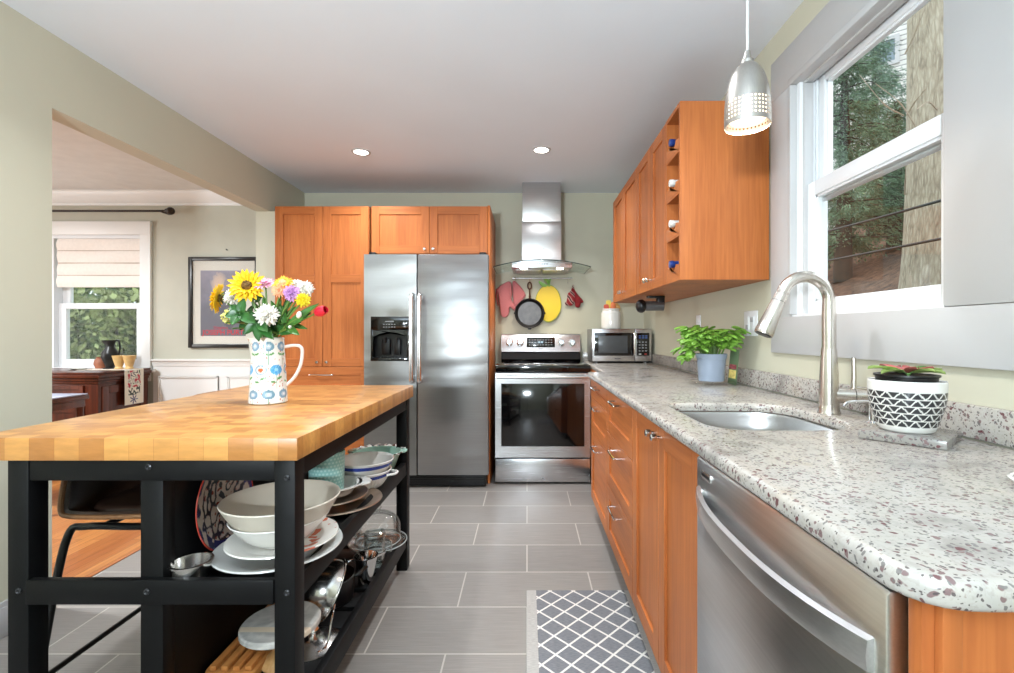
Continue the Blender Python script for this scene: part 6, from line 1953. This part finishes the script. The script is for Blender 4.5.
# conifers
M['conifer'] = mat('conifer_needles', C(104, 130, 100), 0.7, var=0.4, vs=5)
M['conifer2'] = mat('blue_green_needles', C(112, 140, 120), 0.7, var=0.35, vs=5)
def conifer(lab, x, y, h, rad, seed, m, n=1500, zmin=0.0):
    rng = random.Random(seed)
    z0 = gh(x, y)-0.05
    t = thing('conifer', lab, 'tree', (x, y, z0), 0, 'evergreens behind the house window')
    b = B(); b.tube([(0, 0, 0), (0.05, 0.02, h*.5), (0.02, 0, h*.96)], [0.12, 0.07, 0.02], 10); b.build('trunk', bpy.data.materials['dark_bark'] if 'dark_bark' in bpy.data.materials else mat('dark_bark', C(70, 64, 56), 0.95), t)
    b = B()
    nb = int(h*26)
    br = B()
    for k in range(nb):
        fz = zmin+(1-zmin)*(k/nb)
        z = h*(0.14+fz*0.86)
        a = rng.uniform(0, 2*pi)
        L = rad*(1-fz)**0.75*rng.uniform(.65, 1.1)+0.08
        e = Vector((L*cos(a), L*sin(a), -0.25*L))
        br.tube([(0, 0, z), Vector((0, 0, z))+e*.5+Vector((0, 0, .06)), Vector((0, 0, z))+e], [0.012, 0.008, 0.003], 5)
        def samp():
            q = rng.random()**.7
            p = Vector((0, 0, z))+e*q+Vector((rng.gauss(0, .07), rng.gauss(0, .07), rng.gauss(0, .045)))
            return p, e.normalized()+Vector((rng.gauss(0, .5), rng.gauss(0, .5), -.1))
        leafcloud(b, int(70+330*L), samp, 0.062, 0.22, rng)
    br.build('branches', bpy.data.materials['dark_bark'], t)
    fo = b.build('foliage', m, t, smooth=False); fo['kind'] = 'stuff'
conifer('dark green conifer standing left of the broad trunk', 4.25, 6.45, 3.5, 1.05, 3, 'conifer')
conifer('blue green conifer rising behind the dark conifer', 6.5, 9.0, 3.9, 1.2, 8, 'conifer2')
conifer('low young conifer near the trunk foot', 5.3, 6.9, 2.2, 0.75, 12, 'conifer')
# cables along the slope
for z0, z1, lab in ((2.06, 1.96, 'upper dark cable strung across the kitchen window view'), (1.80, 1.73, 'lower dark cable strung across the kitchen window view')):
    b = B(); b.tube(smoothpath([(2.5, 7.5, z0+.1), (2.5, 5.0, z0), (2.5, 2.8, z1), (2.5, -1.0, z1-.08)], 6), 0.009, 8)
    tag(b.build('cable', 'black'), lab, 'cable', 'cables outside the window')
for y in (7.5, -1.0):
    b = B(); b.cyl((2.5, y, gh(2.5, y)-.1), (2.5, y, 2.5), 0.05, 0.045, 12)
    tag(b.build('cable_post', bpy.data.materials['dark_bark']), 'wooden post carrying the cables ' + ('uphill beyond the conifers' if y > 0 else 'nearer the house corner'), 'post')
# stump and stakes on the litter
b = B(); b.lathe([(0, 0.16), (0.13, 0.16), (0.14, 0.13), (0.15, 0.03), (0.2, -0.06), (0, -0.06)], 24)
tag(b.build('tree_stump', 'bark', loc=(3.15, 4.75, gh(3.15, 4.75))), 'cut tree stump on the brown slope', 'stump')
b = B(); b.box(-0.015, 0.015, -0.015, 0.015, -0.1, 0.30, 0.003)
tag(b.build('garden_stake', mat('weathered_wood', C(170, 158, 138), 0.9), loc=(3.15, 3.95, gh(3.15, 3.95))), 'short wooden stake in the slope beside the broad trunk', 'stake')
# neighbour's house up the hill
hs = thing('neighbour_house', 'pale clapboard house up the hill with a small window', 'house', (9.6, 12.6, 3.2), radians(-37))
m, nt, p = newmat('white_clapboard')
xyz = nd(nt, 'ShaderNodeSeparateXYZ', {0: nt.nodes.new('ShaderNodeTexCoord').outputs['Object']})
fr2 = mth(nt, 'FRACT', mth(nt, 'MULTIPLY', xyz.outputs[2], 1/0.13))
nt.links.new(ramp(nt, fr2, [(0.0, C(120, 120, 118)), (0.14, C(140, 140, 138)), (0.2, C(218, 216, 210)), (1.0, C(226, 224, 220))]), p.inputs['Base Color']); p.inputs['Roughness'].default_value = 0.7
bumpn(nt, p, fr2, 0.5, 0.03)
b = B(); b.box(-4, 4, 0, 5, -0.6, 6.9); b.build('siding', m, hs, smooth=False)
b = B(); b.prism([(-4.4, 6.8), (4.4, 6.8), (4.4, 6.95), (0, 9.4), (-4.4, 6.95)], 1, -0.3, 5.3); b.build('roof', mat('brown_shingles', C(150, 138, 124), 0.9, var=0.2, vs=12), hs, smooth=False)
for x in (-0.2, 1.9, -2.4):
    b = B()
    for q in ((x-.36, x-.26, 5.02, 5.78), (x+.26, x+.36, 5.02, 5.78), (x-.26, x+.26, 5.02, 5.12), (x-.26, x+.26, 5.68, 5.78)):
        b.box(q[0], q[1], -0.06, 0.0, q[2], q[3])
    w = b.build('window', 'white', hs)
    b = B(); b.box(x-.26, x+.26, -0.03, -0.005, 5.12, 5.68); b.build('pane', mat('house_pane', C(120, 136, 146), 0.08, 0.2) if x == -0.2 else bpy.data.materials['house_pane'], w, smooth=False)

# ================================================================== OUTSIDE THE DINING WINDOW
M['lawn'] = mat('lawn_green', C(104, 124, 76), 0.95, var=0.3, vs=8, bump=0.4)
b = B(); b.box(-20, 0.6, YB+0.17, 22, -0.5, -0.35)
struct(b.build('ground_garden', 'lawn', smooth=False))
M['shrub'] = mat('garden_shrub_leaf', C(96, 124, 78), 0.6, var=0.4, vs=4)
M['shrub2'] = mat('yellow_green_leaf', C(142, 152, 96), 0.6, var=0.4, vs=4)
def shrub(lab, x, y, h, r, seed, m):
    rng = random.Random(seed)
    t = thing('garden_tree', lab, 'tree', (x, y, -0.35), 0, 'trees outside the dining window')
    b = B(); b.tube([(0, 0, 0), (0.05, 0, h*.4), (0, 0, h*.8)], [0.1, 0.07, 0.03], 8); b.build('trunk', bpy.data.materials['dark_bark'], t)
    b = B()
    cs = [(Vector((rng.gauss(0, r*.5), rng.gauss(0, r*.4), h*rng.uniform(.15, .95))), r*rng.uniform(.35, .55)) for _ in range(24)]
    def samp():
        c, q = rng.choice(cs)
        d = Vector((rng.gauss(0, 1), rng.gauss(0, 1), rng.gauss(0, 1))).normalized()
        return c+d*q*rng.random()**.4, d
    leafcloud(b, 5200, samp, 0.11, 0.6, rng)
    fo = b.build('foliage', m, t, smooth=False); fo['kind'] = 'stuff'
shrub('leafy garden tree at left in the dining window', -7.6, 8.0, 3.0, 1.1, 31, 'shrub')
shrub('yellow green garden tree in the middle of dining window', -6.6, 7.7, 2.5, 1.0, 32, 'shrub2')
shrub('dark leafy garden tree at right in the dining window', -6.0, 8.6, 3.4, 1.2, 33, 'shrub')
shrub('tall garden tree farther back behind the dining window', -9.2, 11.5, 4.6, 1.9, 34, 'shrub')
